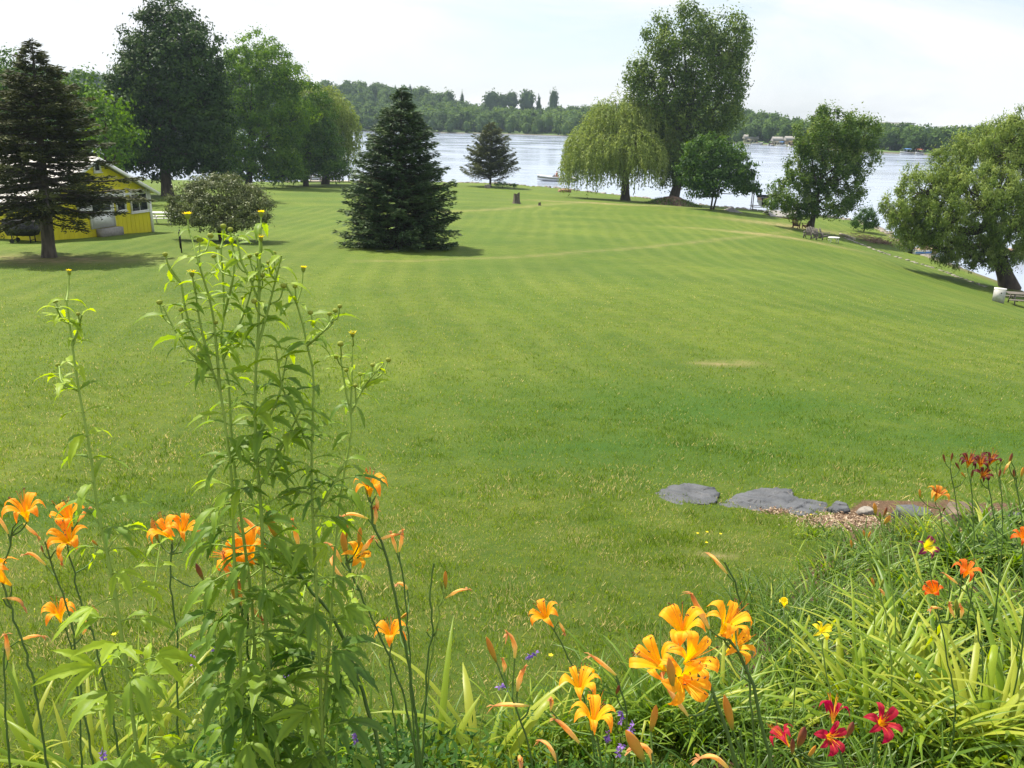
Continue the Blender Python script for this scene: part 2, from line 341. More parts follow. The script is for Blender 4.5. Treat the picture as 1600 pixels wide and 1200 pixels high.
th = np.linspace(FA[0], FA[-1], 260); tt = np.concatenate([[-6, -2, 0, 1, 3], np.linspace(6, 300, 50), [420, 700]])
TH, TT = np.meshgrid(th, tt); RR = np.interp(TH, FA, FR)+TT
HZ = hill_z(TH, TT)-np.clip(TT-260, 0, 400)*.02
M['hill'], t, N, L = newmat('hillside_grass')
b = N('ShaderNodeBsdfPrincipled'); o = N('ShaderNodeOutputMaterial'); L(b.outputs[0], o.inputs[0]); b.inputs['Roughness'].default_value = .9; geo = N('ShaderNodeNewGeometry')
c = mixc(mr(noise(.05, 4), .35, .65), (.06, .13, .02), (.12, .2, .04)); c = mixc(mr(att('rnd'), .5, 2.0, 1, 0), c, (.09, .085, .06)); L(c, b.inputs['Base Color'])
mb = MB(); mb.grid(np.stack([RR*np.sin(TH), RR*np.cos(TH), HZ], -1), TT)
hl = mb.build('hills', M['hill'], smooth=True); hl['kind'] = 'structure'

def crown_template(seed, nl=170, tall=1.0, cone=0.0, ls=.2, nclump=26):
    r = np.random.default_rng(seed); mb = MB()
    v = r.normal(size=(nclump, 3)); v /= np.linalg.norm(v, axis=1)[:, None]; v[:, 2] = np.where(v[:, 2] < -.55, -v[:, 2], v[:, 2])
    cpos = v*np.array([.5, .5, .5*tall])*r.uniform(.62, 1.0, (nclump, 1)); idx = r.integers(0, nclump, nl)
    P = cpos[idx]+r.normal(size=(nl, 3))*.085; ca = r.uniform(.1, .9, nclump)
    if cone: P[:, :2] *= (1-cone*np.clip(P[:, 2]/tall+.5, 0, 1))[:, None]
    nn = P/np.linalg.norm(P, axis=1)[:, None]*.9+r.normal(size=(nl, 3))*.45+np.array([0, 0, .4])
    d = np.cross(nn, r.normal(size=(nl, 3)))
    mb.leaves(P-d/np.linalg.norm(d, axis=1)[:, None]*ls/2, d, nn, ls*r.uniform(.7, 1.3, nl), ls*.8, np.clip(ca[idx]+r.normal(size=nl)*.12, 0, 1))
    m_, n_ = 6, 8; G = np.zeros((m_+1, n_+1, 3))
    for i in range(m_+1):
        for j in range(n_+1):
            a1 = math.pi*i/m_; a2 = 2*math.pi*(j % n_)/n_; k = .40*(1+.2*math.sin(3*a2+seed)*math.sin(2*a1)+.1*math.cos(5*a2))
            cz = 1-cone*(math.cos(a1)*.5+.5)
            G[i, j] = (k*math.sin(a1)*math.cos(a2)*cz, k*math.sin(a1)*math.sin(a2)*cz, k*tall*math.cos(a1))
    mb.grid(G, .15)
    V = np.concatenate(mb.V); A = np.concatenate(mb.A); return V, mb.F, A
TPL = [crown_template(10+i, 220, [1.0, 1.15, .9, 1.3][i % 4], 0, [.16, .18, .14, .15][i % 4], [26, 34, 22, 30][i % 4]) for i in range(8)]+[crown_template(50+i, 170, 2.0, .75, .15, 30) for i in range(2)]
def put_crown(mb, tp, c, wdt, hgt, rz, da):
    V, Fs, A = tp; hz = (V[:, 2].max()-V[:, 2].min()); cs, sn = math.cos(rz), math.sin(rz)
    W = V@np.array([[cs, sn, 0], [-sn, cs, 0], [0, 0, 1]]); W = W*np.array([wdt, wdt, hgt/hz]); W = W+np.asarray(c)
    n0 = mb.n; mb.V.append(W); mb.A.append(np.clip(A*.6+da, 0, 1)); mb.n += len(W)
    for f in Fs: mb.F.append(f+n0)
fm = MB(); nfor = 0
clear = [(1160, 1262, 16), (1365, 1410, 14), (1425, 1500, 12)]       # open lawns at the water's edge (px span, depth)
for th_ in np.arange(FA[2]-.3, FA[13]+.25, .0125):
    t_ = 3.0
    while t_ < np.interp(th_, RA, RT)*1.12+8:
        tj = th_+random.uniform(-.008, .008); q = t_+random.uniform(-3, 3); rr = np.interp(tj, FA, FR)+max(q, 1.5)
        x_, y_ = rr*math.sin(tj), rr*math.cos(tj); z_ = float(hill_z(tj, q)); px, _ = proj((x_, y_, z_))
        ok = not any(a < px < b_ and q < c_ for a, b_, c_ in clear)
        if ok and (550 < px < 1700 or random.random() < .6):
            far = t_ > 100; kind = random.random(); ht = random.uniform(6.2, 10.8) if t_ > 8 else random.uniform(4, 7.5); ht *= (.8 if px > 1130 else 1)
            if kind < .12: tp = TPL[8+random.randint(0, 1)]; wd = ht*.42
            else: tp = TPL[random.randint(0, 7)]; wd = ht*random.uniform(.62, 1.0)
            put_crown(fm, tp, (x_, y_, z_+ht*.5-.4), wd, ht, random.uniform(0, 6.3), random.uniform(.0, .42)); nfor += 1
        t_ += random.uniform(4.6, 7.4)
print('forest trees', nfor)
fo = fm.build('far_forest', M['forest']); tag(fo, 'dense hazy green woods covering the hills across the lake', 'forest', kind='stuff')

def far_tree(px, py_top, py_base, wpx, label, kind=0, extra=0, name='far_tree', group='trees standing out on the far shore'):
    d = ray(px, (py_top+py_base)/2); th_ = math.atan2(d[0], d[1]); rr = np.interp(th_, FA, FR)+extra
    x_, y_ = rr*math.sin(th_), rr*math.cos(th_); z_ = float(hill_z(th_, extra)); top = atY(px, py_top, y_)
    dp = y_/F; wd = wpx*dp*1.08; H = top[2]-z_
    cb = (min(wd*1.35, H*.9) if px != 865 else H*.85) if kind == 0 else H*.9
    t_ = thing(name, label, 'tree', (x_, y_, z_-.3), group)
    mb = MB(); mb.tube([(x_, y_, z_-.5), (x_+.1, y_, z_+H*.5), (x_, y_, z_+H*.8)], [.35, .28, .1], 6); mb.build('trunk', M['bark'], t_)
    mb = MB(); sd_ = random.randint(0, 7)
    V_, F_, A_ = crown_template(200+int(px), 420, 1.1 if kind == 0 else 2, 0 if kind == 0 else .7, .13, 44)
    put_crown(mb, (V_, F_, A_), (x_, y_, z_+H-cb/2), wd, cb, random.uniform(0, 6), .12); mb.build('crown', M['forest'], t_)
FT = [(641, 133, 165, 16, 'tall narrow crown rising from the ridge just right of the spruce tip', 1, 120), (662, 136, 165, 22, 'broad crown on the ridge over the right shoulder of the spruce', 0, 120),
      (700, 139, 165, 20, 'first small round tree on the ridge right of the spruce', 0, 130), (722, 142, 168, 10, 'thin upright tree on the ridge above the lone pine', 1, 130),
      (768, 140, 168, 26, 'left and largest of the dark round trees together on the skyline', 0, 135), (786, 145, 170, 18, 'middle dark tree of the skyline group', 0, 135), (800, 142, 170, 20, 'right dark tree of the skyline group', 0, 137),
      (824, 140, 172, 23, 'dark rounded tree just right of the skyline group', 0, 135), (842, 147, 172, 12, 'small slim tree between the rounded tree and the tall lone one on the skyline', 1, 135), (865, 139, 175, 14, 'tall lone thin tree standing clear of the skyline', 0, 135),
      (1178, 193, 226, 22, 'rounded shore tree across the lake just right of the small broad tree', 0, 10), (1201, 192, 227, 18, 'rounded shore tree across the lake by the far lawn', 0, 12), (1228, 192, 228, 22, 'rounded shore tree across the lake touching the windblown maple', 0, 14),
      (1392, 203, 238, 24, 'first tree of the far row right of the windblown maple', 0, 13), (1414, 205, 240, 20, 'dark tree in the far row above the far blue boat', 0, 13), (1436, 203, 240, 24, 'broad dark tree in the far row above the white lift', 0, 14),
      (1458, 207, 242, 20, 'smaller pale green tree in the far row', 0, 12), (1482, 205, 243, 24, 'last tree of the far row before the near willow crown', 0, 14)]
for a in FT: far_tree(a[0], a[1], a[2], a[3], a[4], a[5], a[6])

# ------------------------------------------------------------ near grass blades (one sheet of stuff)
def dark_green(x, y):
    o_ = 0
    for q, sx, sy in DARK_GREEN: o_ = np.maximum(o_, np.exp(-((x-q[0])/sx)**2-((y-q[1])/sy)**2))
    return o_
VG = np.random.default_rng(99).random((256, 256))
def vn(x, y, s):
    x = x*s+1000; y = y*s+1000; i = np.floor(x).astype(int); j = np.floor(y).astype(int); u = x-i; v = y-j; u = u*u*(3-2*u); v = v*v*(3-2*v); g = lambda a, b_: VG[a % 256, b_ % 256]
    return (g(i, j)*(1-u)+g(i+1, j)*u)*(1-v)+(g(i, j+1)*(1-u)+g(i+1, j+1)*u)*v
def grass(y0, y1, dens, h, wd, seed, fade=None):
    r = np.random.default_rng(seed); xm = y1*.85+1.5; n = int((y1-y0)*2*xm*dens)
    x = r.uniform(-xm, xm, n); y = r.uniform(y0, y1, n)
    k = (np.abs(x) < y*.72+1.2) & ~inpoly(x, y, BED)
    for (a_, b_, sx, sy) in DRY[:2]: k &= ~((np.exp(-((x-a_)/sx)**2-((y-b_)/sy)**2) > .35) & (r.random(n) < .8))
    if fade: k &= r.random(n) < np.clip((fade[1]-y)/(fade[1]-fade[0]), 0, 1)
    if fade and len(fade) > 2: k &= r.random(n) < np.clip((y-y0)/fade[2], 0, 1)
    pat = ((vn(x, y, .9)-.5)*2.0+(vn(x, y, 3.7)-.5)*2.4+(vn(x, y, 11.)-.5)*2.2)*np.clip(1.3-y/22, .35, 1); dp = vn(x+40, y, 2.3)*.6+vn(x, y+77, 7.)*.4
    k &= r.random(n) < np.clip(.70+.2*pat, .12, 1); x = x[k]; y = y[k]; pat = pat[k]; dp = dp[k]; n = len(x)
    z = ground_z(x, y); hh = h*r.uniform(.45, 1.25, n)*np.clip(1+.22*pat, .5, 1.8); hh = np.where(r.random(n) < .01, hh*1.9, hh)
    az = r.uniform(0, 6.283, n); ln = r.uniform(.15, 1.0, n)*hh; w2 = wd*r.uniform(.6, 1.2, n)/2; a2 = az+r.normal(size=n)*.7+1.57
    B0 = np.stack([x, y, z-.004], -1); sv = np.stack([np.cos(a2), np.sin(a2), 0*x], -1)*w2[:, None]
    tip = B0+np.stack([np.cos(az)*ln, np.sin(az)*ln, hh], -1)
    dg = dark_green(x, y)
    a = np.clip(r.normal(.5, .18, n)-.16*pat-.22*dg, 0, .86); dp = dp-.25*dg; a = np.where(r.random(n) < np.clip((dp-.38)*1.2, .04, .55)*np.clip(1.25-y/16, .25, 1), r.uniform(.9, 1, n), a)
    return B0, sv, tip, a, hh
M['grass'] = foliage('grass_blades', [(0, (.055, .125, .010)), (.45, (.16, .25, .023)), (.84, (.285, .345, .045)), (.88, (.42, .39, .13)), (1, (.62, .54, .26))], .4, .5, 1.1, namp=.1)
mb = MB()
for (y0, y1, de, h, wd, sd_, fd_) in [(1.2, 3.5, 6500, .030, .0032, 1, None), (3.5, 8, 3600, .032, .004, 2, (6, 8)), (6, 15, 1250, .036, .007, 3, (11, 15, 2)), (11, 34, 330, .042, .012, 4, (15, 34, 4))]:
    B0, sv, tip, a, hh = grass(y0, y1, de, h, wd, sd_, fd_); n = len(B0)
    mid = B0*.5+tip*.5; mid[:, 2] = B0[:, 2]+hh*.62
    V = np.stack([B0-sv, B0+sv, mid+sv*.8, tip, mid-sv*.8], 1).reshape(-1, 3); i = np.arange(n)[:, None]*5
    mb.add(V, i+np.array([[0, 1, 2, 3, 4]]), np.repeat(a, 5)); print('blades', n)
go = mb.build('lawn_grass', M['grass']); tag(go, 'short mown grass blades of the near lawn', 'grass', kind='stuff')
# ------------------------------------------------------------ trees
def norm(v): return v/(np.linalg.norm(v, axis=-1, keepdims=True)+1e-9)
def curve(p, q, bend, n=6):
    p = np.asarray(p, float); q = np.asarray(q, float); t = np.linspace(0, 1, n)[:, None]
    return p*(1-t)+q*t+np.sin(t*math.pi)*np.asarray(bend)
def leafy(name, label, base, lobes, mat, tr=.3, cr_=.55, lpc=70, leaf=.2, dens=1.0, seed=1, bark='bark', droop=0, upright=0, cat='tree', group=None, stems=1, dark=0, fork=.25, inner=.3, edge=1.0, aspect=.62, Bp=None, limb=1.0, shear=0):
    r = np.random.default_rng(seed); B = np.array(Bp if Bp is not None else hit(*base)); Yb = B[1]
    t_ = thing(name, label, cat, B, group)
    C = []; Rr = []
    for i, lb in enumerate(lobes):
        cx, cy, rx, ry = lb[:4]; off = lb[4] if len(lb) > 4 else r.uniform(-.35, .35)*rx*Yb/F
        c = atY(cx, cy, Yb+off); k = (Yb+off)/F*1.02; C.append(c); Rr.append([rx*k, (rx+ry)*.45*k, ry*k])
    C = np.array(C); Rr = np.array(Rr); top = max(c[2]+rr[2] for c, rr in zip(C, Rr)); H = top-B[2]
    lm = MB(); tw = MB(); tops = []
    # trunk
    cen = C.mean(0); tk = []
    for s_ in range(stems):
        o_ = np.array([math.cos(s_*2.4+1), math.sin(s_*2.4+1), 0])*tr*1.3*(stems > 1)
        e_ = np.array([cen[0]+o_[0]*4*(stems > 1), cen[1], B[2]+H*.72]); p = curve(B+o_-[0, 0, .25], e_, [r.normal()*.02*H, r.normal()*.02*H, 0], 9)
        tk.append(p); rad = tr*np.array([1.45, 1.05, .95, .85, .74, .6, .45, .3, .12]); tw.tube(p, rad/(1 if stems == 1 else 1.5), 9)
    P = []; Nn = []; Dd = []; Aa = []
    for li, (c, rr) in enumerate(zip(C, Rr)):
        area = 4*math.pi*((rr[0]*rr[1])**1.6/3+(rr[0]*rr[2])**1.6/3+(rr[1]*rr[2])**1.6/3)**(1/1.6)
        n = max(8, int(area/(cr_*cr_*1.9)*dens)); p0 = tk[li % stems]; k0 = np.clip(int(len(p0)*(.25+.6*(c[2]-B[2])/H*r.uniform(.6, .9))), 2, 7)
        st_ = p0[k0]; mid = c-[0, 0, rr[2]*.35]
        tw.tube(curve(st_, mid, [0, 0, -.05*H*fork*4], 7), np.linspace(tr*.42, tr*.14, 7)*limb, 5)
        v = norm(r.normal(size=(n, 3))); fr = np.where(r.random(n) < inner, r.uniform(.3, .75, n), r.uniform(.78, 1.06, n)**edge)
        cl = c+v*fr[:, None]*rr*(1+.08*np.sin(v[:, :1]*9+v[:, 2:]*7+li)); keep = np.ones(n, bool)
        for j, (c2, r2) in enumerate(zip(C, Rr)):
            if j != li: keep &= ~((((cl-c2)/r2)**2).sum(1) < .45)
        keep &= (cl[:, 2] > B[2]+.5); cl = cl[keep]; v = v[keep]; n = len(cl)
        for q in range(0, n, 4):
            tw.tube(curve(mid+r.normal(size=3)*.12*rr, cl[q], [0, 0, -.1*rr[2]], 4), [tr*.12, tr*.09, tr*.06, tr*.025], 3, cap=False)
        m = int(lpc)
        for q in range(n):
            sz = cr_*r.uniform(.55, 1.6)*.95; mm = int(m*r.uniform(.6, 1.3)); g = r.normal(size=(mm, 3))*np.array([1, 1, .62+upright])*sz*.5
            if upright: g[:, :2] *= .75
            g[:, 0] += shear*np.abs(g[:, 2])
            pp = cl[q]+g; nn = norm(v[q]*.3+norm(g)*.95+np.array([0, 0, .35])+r.normal(size=(mm, 3))*.33)
            dd = norm(np.cross(nn, r.normal(size=(mm, 3)))+np.array([shear, 0, upright*.6-droop]))
            P.append(pp); Nn.append(nn); Dd.append(dd); Aa.append(np.clip(r.normal(.5-dark, .12, mm)+r.normal()*.17+.10*g[:, 2]/sz, 0, 1))
    P = np.concatenate(P); lm.leaves(P, np.concatenate(Dd), np.concatenate(Nn), leaf*r.uniform(.7, 1.3, len(P)), leaf*aspect, np.concatenate(Aa))
    tw.build('trunk', M[bark], t_, smooth=True); lm.build('crown', M[mat], t_)
    print(name, 'leaves', len(P), 'H', round(H, 1), 'y', round(B[1], 1)); return t_, B
def weeping(name, label, base, lobes, mat, tr=.4, nst=900, slen=(1.2, 3.5), leaf=.3, wd=.075, seed=1, cat='tree', group=None, minz=.9, step=.17, dens=1, inner=.2, sway=.0, lpn=2):
    r = np.random.default_rng(seed); B = np.array(hit(*base)); Yb = B[1]; t_ = thing(name, label, cat, B, group)
    C = []; Rr = []
    for lb in lobes:
        cx, cy, rx, ry = lb[:4]; off = lb[4] if len(lb) > 4 else r.uniform(-.4, .4)*rx*Yb/F
        c = atY(cx, cy, Yb+off); k = (Yb+off)/F; C.append(c); Rr.append([rx*k, rx*k*.95, ry*k])
    C = np.array(C); Rr = np.array(Rr); H = max(c[2]+q[2] for c, q in zip(C, Rr))-B[2]; tw = MB(); lm = MB()
    e_ = np.array([C[:, 0].mean(), Yb, B[2]+H*.65]); tp = curve(B-[0, 0, .3], e_, [.1, 0, 0], 9)
    tw.tube(tp, tr*np.array([1.5, 1.1, 1, .92, .85, .7, .5, .35, .15]), 10); area = (Rr[:, 0]*Rr[:, 2]); P = []; D = []; Nn = []; A = []
    for li, (c, rr) in enumerate(zip(C, Rr)):
        n = int(nst*area[li]/area.sum()*dens); mid = c-[0, 0, rr[2]*.2]
        tw.tube(curve(tp[3+li % 3], mid, [0, 0, H*.05], 7), np.linspace(tr*.5, tr*.15, 7), 6)
        v = norm(r.normal(size=(n, 3))); v[:, 2] = np.abs(v[:, 2])*.95-.12*r.random(n); fr = np.where(r.random(n) < inner, r.uniform(.4, .85, n), r.uniform(.84, 1.05, n))
        s0 = c+v*fr[:, None]*rr
        nb = 18
        for q in range(nb): tw.tube(curve(mid, s0[q*max(1, n//nb) % n], [0, 0, rr[2]*.25], 6), np.linspace(tr*.16, .015, 6), 4, cap=False)
        for q in range(n):
            p = s0[q].copy(); out = v[q]*np.array([1, 1, 0])*.75+r.normal(size=3)*.12; Ls = r.uniform(*slen)*(.6+.6*r.random()); k = int(Ls/step); ca = r.normal()*.14+.5
            dirv = norm(out+np.array([sway, 0, .25]))
            for s_ in range(k):
                dirv = norm(dirv*.78+np.array([sway*.25, 0, -.38])+r.normal(size=3)*.05); p = p+dirv*step
                if p[2] < B[2]+minz+.8*math.sin(q*1.7): break
                for _ in range(lpn):
                    P.append(p+r.normal(size=3)*.05); D.append(dirv+r.normal(size=3)*.5); Nn.append(v[q]*.8+r.normal(size=3)*.6+[0, 0, .25]); A.append(ca+r.normal()*.13)
    P = np.array(P); lm.leaves(P, np.array(D), norm(np.array(Nn)), leaf*r.uniform(.6, 1.3, len(P)), wd, np.clip(A, 0, 1))
    tw.build('trunk', M['bark'], t_, smooth=True); lm.build('crown', M[mat], t_); print(name, len(P), 'H', round(H, 1), 'y', round(B[1], 1)); return t_, B
def conifer(name, label, base, top, rpx, mat, tr=.2, z0=.05, tiers=26, per=13, seed=1, droop=.25, upcurl=.3, needle=.2, nw=.05, irregular=.12, twigs=26, cat='tree', shape=1.0, fan=.42, gaps=0, skirt=1.0, lit=0, bark='bark'):
    r = np.random.default_rng(seed); B = np.array(hit(*base)); T = atY(top[0], top[1], B[1]); H = T[2]-B[2]; Rm = rpx*B[1]/F*1.03; t_ = thing(name, label, cat, B)
    tw = MB(); ax = lambda u: B+(T-B)*u; tw.tube([ax(u) for u in (-.03, .06, .2, .4, .6, .8, 1)], tr*np.array([1.35, 1, .9, .7, .5, .28, .06]), 9)
    P = []; D = []; Nn = []; A = []; Ln = []
    for i in range(tiers):
        u = z0+(1-z0)*((i+.5)/tiers)**.93; prof_ = (1-((u-z0)/(1-z0)))**shape*min(1, (1-u)/.28)**.4
        if skirt < 1 and i < tiers*.12: prof_ *= skirt+(1-skirt)*i/(tiers*.12)
        n = max(4, int(per*(.45+.55*prof_))); ph = r.uniform(0, 6.28)
        for j in range(n):
            if r.random() < gaps*(u < .5): continue
            az = ph+j*6.283/n+r.normal()*.14; ln = Rm*prof_*r.uniform(1-irregular*2.2, 1+irregular)+.05; el = (.35*(u-.35)-droop*(1-u)); hz = np.array([math.cos(az), math.sin(az), 0]); p0 = ax(u+r.normal()*.5/tiers)
            m = 8; tt = np.linspace(0, 1, m); pts = p0+hz*ln*tt[:, None]; pts[:, 2] += ln*(el*tt+upcurl*(tt**2.2)*(.9-.3*u)+.015*np.sin(tt*9+j))
            tw.tube(pts, np.linspace(max(.012, .028*ln), .006, m), 3, cap=False); side = np.array([-hz[1], hz[0], 0]); ca = r.normal()*.13+.42+lit
            k = max(6, int(twigs*ln/Rm*1.0)+5); s_ = r.uniform(.12, 1.0, k)**.75; sg = np.where(r.random(k) < .5, -1, 1)
            o_ = np.stack([np.interp(s_, tt, pts[:, q]) for q in range(3)], -1)
            tl = fan*ln*(1.05-s_)*r.uniform(.5, 1.1, k)+.12; td = norm(hz*.75+side*sg[:, None]*r.uniform(.35, 1.1, (k, 1))+np.array([0, 0, -.18])+r.normal(size=(k, 3))*.1)
            nn_ = 6 if needle < .16 else 5
            for q in range(nn_):
                f_ = (q+r.random(k))/nn_; pp = o_+td*(tl*f_)[:, None]; pp[:, 2] -= .12*tl*f_**2; pp += r.normal(size=(k, 3))*.03
                P.append(pp); D.append(norm(td*.9+side*r.normal(size=(k, 1))*.55+hz*.3+np.array([0, 0, .25])*r.normal(.6, .8, (k, 1)))); Nn.append(np.array([0, 0, 1.])+r.normal(size=(k, 3))*.55); A.append(np.clip(ca+.16*f_+.12*s_+r.normal(size=k)*.12, 0, 1)); Ln.append(needle*r.uniform(.7, 1.3, k))
    P = np.concatenate(P); lm = MB(); lm.leaves(P, np.concatenate(D), norm(np.concatenate(Nn)), np.concatenate(Ln), nw, np.concatenate(A))
    tw.build('trunk', M[bark], t_, smooth=True); lm.build('crown', M[mat], t_); print(name, len(P), 'H', round(H, 1), 'y', round(B[1], 1)); return t_, B

conifer('spruce_tree', 'dense full spruce skirted to the ground standing alone in the middle of the lawn', (622, 386), (628, 140), 94, 'spruce', .2, .02, 32, 18, 3, .12, .26, .2, .062, .13, 46, shape=.66, skirt=.9)
sp1, sp1B = conifer('spruce_tree', 'tall old spruce with bare lower trunk in front of the yellow cottage', (77, 402), (50, 66), 126, 'spruce_old', .26, .20, 32, 15, 5, .10, .06, .2, .055, .22, 56, shape=.62, gaps=.36, lit=-.02, fan=.4, bark='bark_grey')
conifer('pine_tree', 'small lone pine on the point beside the lake', (766, 292), (768, 191), 39, 'pine', .17, .13, 26, 12, 8, -.22, .2, .30, .085, .2, 44, shape=.5, fan=.5)
weeping('weeping_willow', 'big rounded weeping willow left of the tall poplar on the bank', (977, 313), [(930, 225, 38, 36), (965, 192, 45, 40), (1003, 186, 40, 36), (1020, 235, 32, 44, 2), (940, 245, 48, 42, -3), (985, 240, 48, 44, -3.5), (907, 252, 22, 34), (1040, 230, 22, 34, 1)], 'willow', .5, 3600, (1.2, 4.6), .34, .12, 11, step=.24, inner=.35)
leafy('poplar_tree', 'tallest tree on the bank with an upright crown of pale green clumps', (1050, 318), [(1070, 58, 42, 40), (1125, 72, 42, 44), (1032, 62, 22, 30), (1148, 62, 20, 34), (1090, 110, 58, 48), (1018, 118, 36, 30), (1145, 125, 22, 30), (1040, 160, 50, 42), (1000, 138, 24, 20), (1100, 175, 48, 46), (1135, 175, 25, 28), (1060, 220, 52, 44), (1110, 225, 28, 34), (1045, 262, 28, 28, 1), (1015, 185, 28, 28), (1085, 262, 28, 26)], 'poplar', .55, .95, 62, .34, 1.15, 12, upright=.55, fork=.05, inner=.3, aspect=.6)
leafy('small_tree', 'small dark green tree with a forked trunk right of the tall poplar', (1113, 327), [(1108, 242, 38, 30), (1140, 250, 30, 28), (1088, 268, 28, 24), (1130, 278, 42, 24), (1160, 270, 20, 22), (1168, 292, 18, 12), (1100, 295, 22, 12)], 'broad', .14, .55, 58, .26, 1.0, 13, dark=.12, stems=2, inner=.3)
leafy('windblown_maple', 'airy windblown maple with its leaves turned, over the wooden chairs', (1266, 361), [(1300, 205, 34, 30), (1268, 212, 28, 28), (1335, 212, 32, 28), (1295, 240, 50, 30), (1352, 205, 20, 20), (1310, 275, 38, 30), (1262, 262, 34, 28), (1340, 245, 28, 26), (1228, 300, 24, 26), (1215, 318, 18, 16), (1250, 315, 28, 24), (1295, 315, 36, 22), (1330, 305, 20, 18), (1282, 180, 12, 14)], 'silver', .24, .5, 66, .21, .82, 14, upright=.4, inner=.2, shear=.4)
leafy('crack_willow', 'big loose willow leaning over the picnic table at the right edge', (1580, 450), [(1560, 232, 58, 42), (1500, 262, 46, 36), (1450, 290, 42, 34), (1410, 322, 28, 32), (1478, 335, 48, 38, -1.2), (1540, 300, 56, 46, -1.8), (1590, 335, 46, 46, -2.2), (1640, 280, 60, 60), (1420, 362, 26, 28), (1490, 385, 44, 30, .5), (1550, 392, 46, 30, -.6), (1450, 345, 40, 34), (1610, 200, 40, 28), (1640, 380, 46, 40), (1585, 215, 50, 26)], 'crack', .5, .42, 84, .19, 1.0, 15, droop=.9, upright=.25, aspect=.34, inner=.3)
leafy('dark_maple', 'tall very dark broadleaf tree right behind the yellow cottage', (262, 306), [(262, 42, 42, 36), (232, 75, 44, 42), (298, 85, 42, 44), (262, 120, 70, 45), (210, 140, 36, 40), (318, 140, 36, 44), (262, 185, 84, 45), (195, 205, 40, 38), (328, 205, 36, 45), (265, 240, 82, 34), (183, 190, 26, 34, -4), (200, 238, 30, 26, -4), (330, 245, 30, 30)], 'maple_dark', .5, .9, 85, .30, 1.45, 16, inner=.5)
leafy('bright_maple', 'bright green maple between the dark tree and the far willow', (388, 292), [(402, 92, 45, 34), (430, 120, 40, 36), (375, 125, 36, 40), (405, 160, 60, 38), (360, 190, 34, 36), (440, 178, 44, 38), (400, 215, 60, 34), (352, 235, 26, 22), (430, 240, 42, 26), (350, 262, 30, 20), (395, 262, 40, 18), (445, 268, 34, 16)], 'maple', .38, .85, 76, .28, 1.1, 17, inner=.32)
leafy('broadleaf_tree', 'green broadleaf tree in front of the far willow with low right branches', (478, 291), [(480, 170, 38, 36), (455, 200, 40, 36), (500, 215, 30, 32), (480, 245, 52, 28), (515, 262, 28, 18), (450, 262, 32, 18)], 'broad', .32, .85, 75, .30, 1.25, 18, inner=.35, dark=-.05)
weeping('weeping_willow', 'weeping willow by the left dock, behind the broadleaf tree', (508, 288), [(505, 165, 36, 30), (525, 185, 26, 30), (490, 150, 30, 20), (538, 205, 16, 30), (520, 225, 28, 30), (480, 200, 30, 30)], 'willow', .5, 800, (2, 5.5), .5, .15, 19, step=.28, inner=.3)
BG = [((20, 330), [(20, 125, 46, 36), (-20, 160, 40, 50), (40, 175, 50, 45), (10, 230, 60, 45)], 'broad', 'left background tree rising behind the old spruce at the picture edge'),
      ((112, 325), [(115, 135, 40, 26), (90, 165, 40, 40), (135, 180, 40, 45), (110, 225, 55, 40)], 'broad', 'green background tree between the old spruce and the dark tree'),
      ((165, 312), [(165, 175, 26, 34), (182, 215, 28, 36), (155, 235, 34, 40)], 'maple', 'lighter background tree tucked against the dark tree')]
for i, (b_, lb, mt, lab) in enumerate(BG): leafy('background_tree', lab, b_, lb, mt, .35, 1.1, 55, .34, 1.0, 30+i, inner=.35, dark=.06, Bp=[*atY(b_[0], b_[1], 92-8*i)[:2], gz(*atY(b_[0], b_[1], 92-8*i)[:2])], group='background trees behind the cottage')
leafy('bush', 'large round olive green bush on short stems right of the cottage', (347, 376), [(345, 305, 48, 30), (300, 322, 34, 30), (392, 322, 34, 28), (345, 335, 66, 26), (372, 300, 30, 24), (318, 298, 26, 20), (275, 335, 14, 14)], 'lilac', .07, .3, 60, .11, 1.0, 21, cat='bush', stems=5, inner=.3, limb=1.6)
leafy('shoreline_shrub', 'bright green shrub at the water right of the windblown maple', (1350, 362), [(1352, 345, 16, 20), (1345, 352, 14, 14), (1362, 354, 13, 11)], 'shrub', .05, .3, 50, .14, 1.1, 22, cat='shrub', upright=.3)
leafy('low_shrub', 'low leafy shrub on the bank behind the drooping willow branches', (1425, 382), [(1425, 368, 22, 14), (1445, 378, 14, 9)], 'shrub', .05, .35, 50, .14, 1.0, 23, cat='shrub')
leafy('low_bush', 'low green bush at the foot of the lone pine', (784, 294), [(782, 288, 10, 5), (792, 291, 7, 4)], 'shrub', .04, .35, 40, .16, 1.2, 24, cat='bush')
leafy('low_bush', 'small dark bush right of the bush under the lone pine', (803, 296), [(803, 292, 8, 4)], 'broad', .04, .3, 40, .16, 1.2, 25, cat='bush')

# ------------------------------------------------------------ cottage
M['yellow'] = simple('yellow_boards', (.66, .58, .01), .6, .07, 3, .25, stretch=(1, 1, .2)); M['white'] = simple('white_paint', (.74, .74, .72), .5, .06, 5)
M['roof'] = simple('pale_roofing', (.55, .52, .5), .7, .12, 6, .3); M['glass'] = simple('dark_glass', (.02, .025, .03), .12, .1, 3, spec=.8)
M['concrete'] = simple('concrete', (.3, .28, .26), .9, .15, 8, .4); M['black'] = simple('black_metal', (.015, .015, .017), .4, .2, 8); M['inside'] = simple('dim_interior', (.06, .055, .05), .9, .2, 4)
A_ = hit(70, 377); Bc = hit(240, 362)
e = (Bc-A_); e[2] = 0; Wd = np.linalg.norm(e); e /= Wd; nb = np.array([-e[1], e[0], 0])      # nb points to the back
zb = min(gz(*A_[:2]), gz(*Bc[:2]))-.15
def wall(px, py):   # point (u along the gable wall, z) seen at a pixel
    d = ray(px, py); t_ = (A_@nb)/(d@nb); q = d*t_; return float((q-A_)@e), float(q[2])
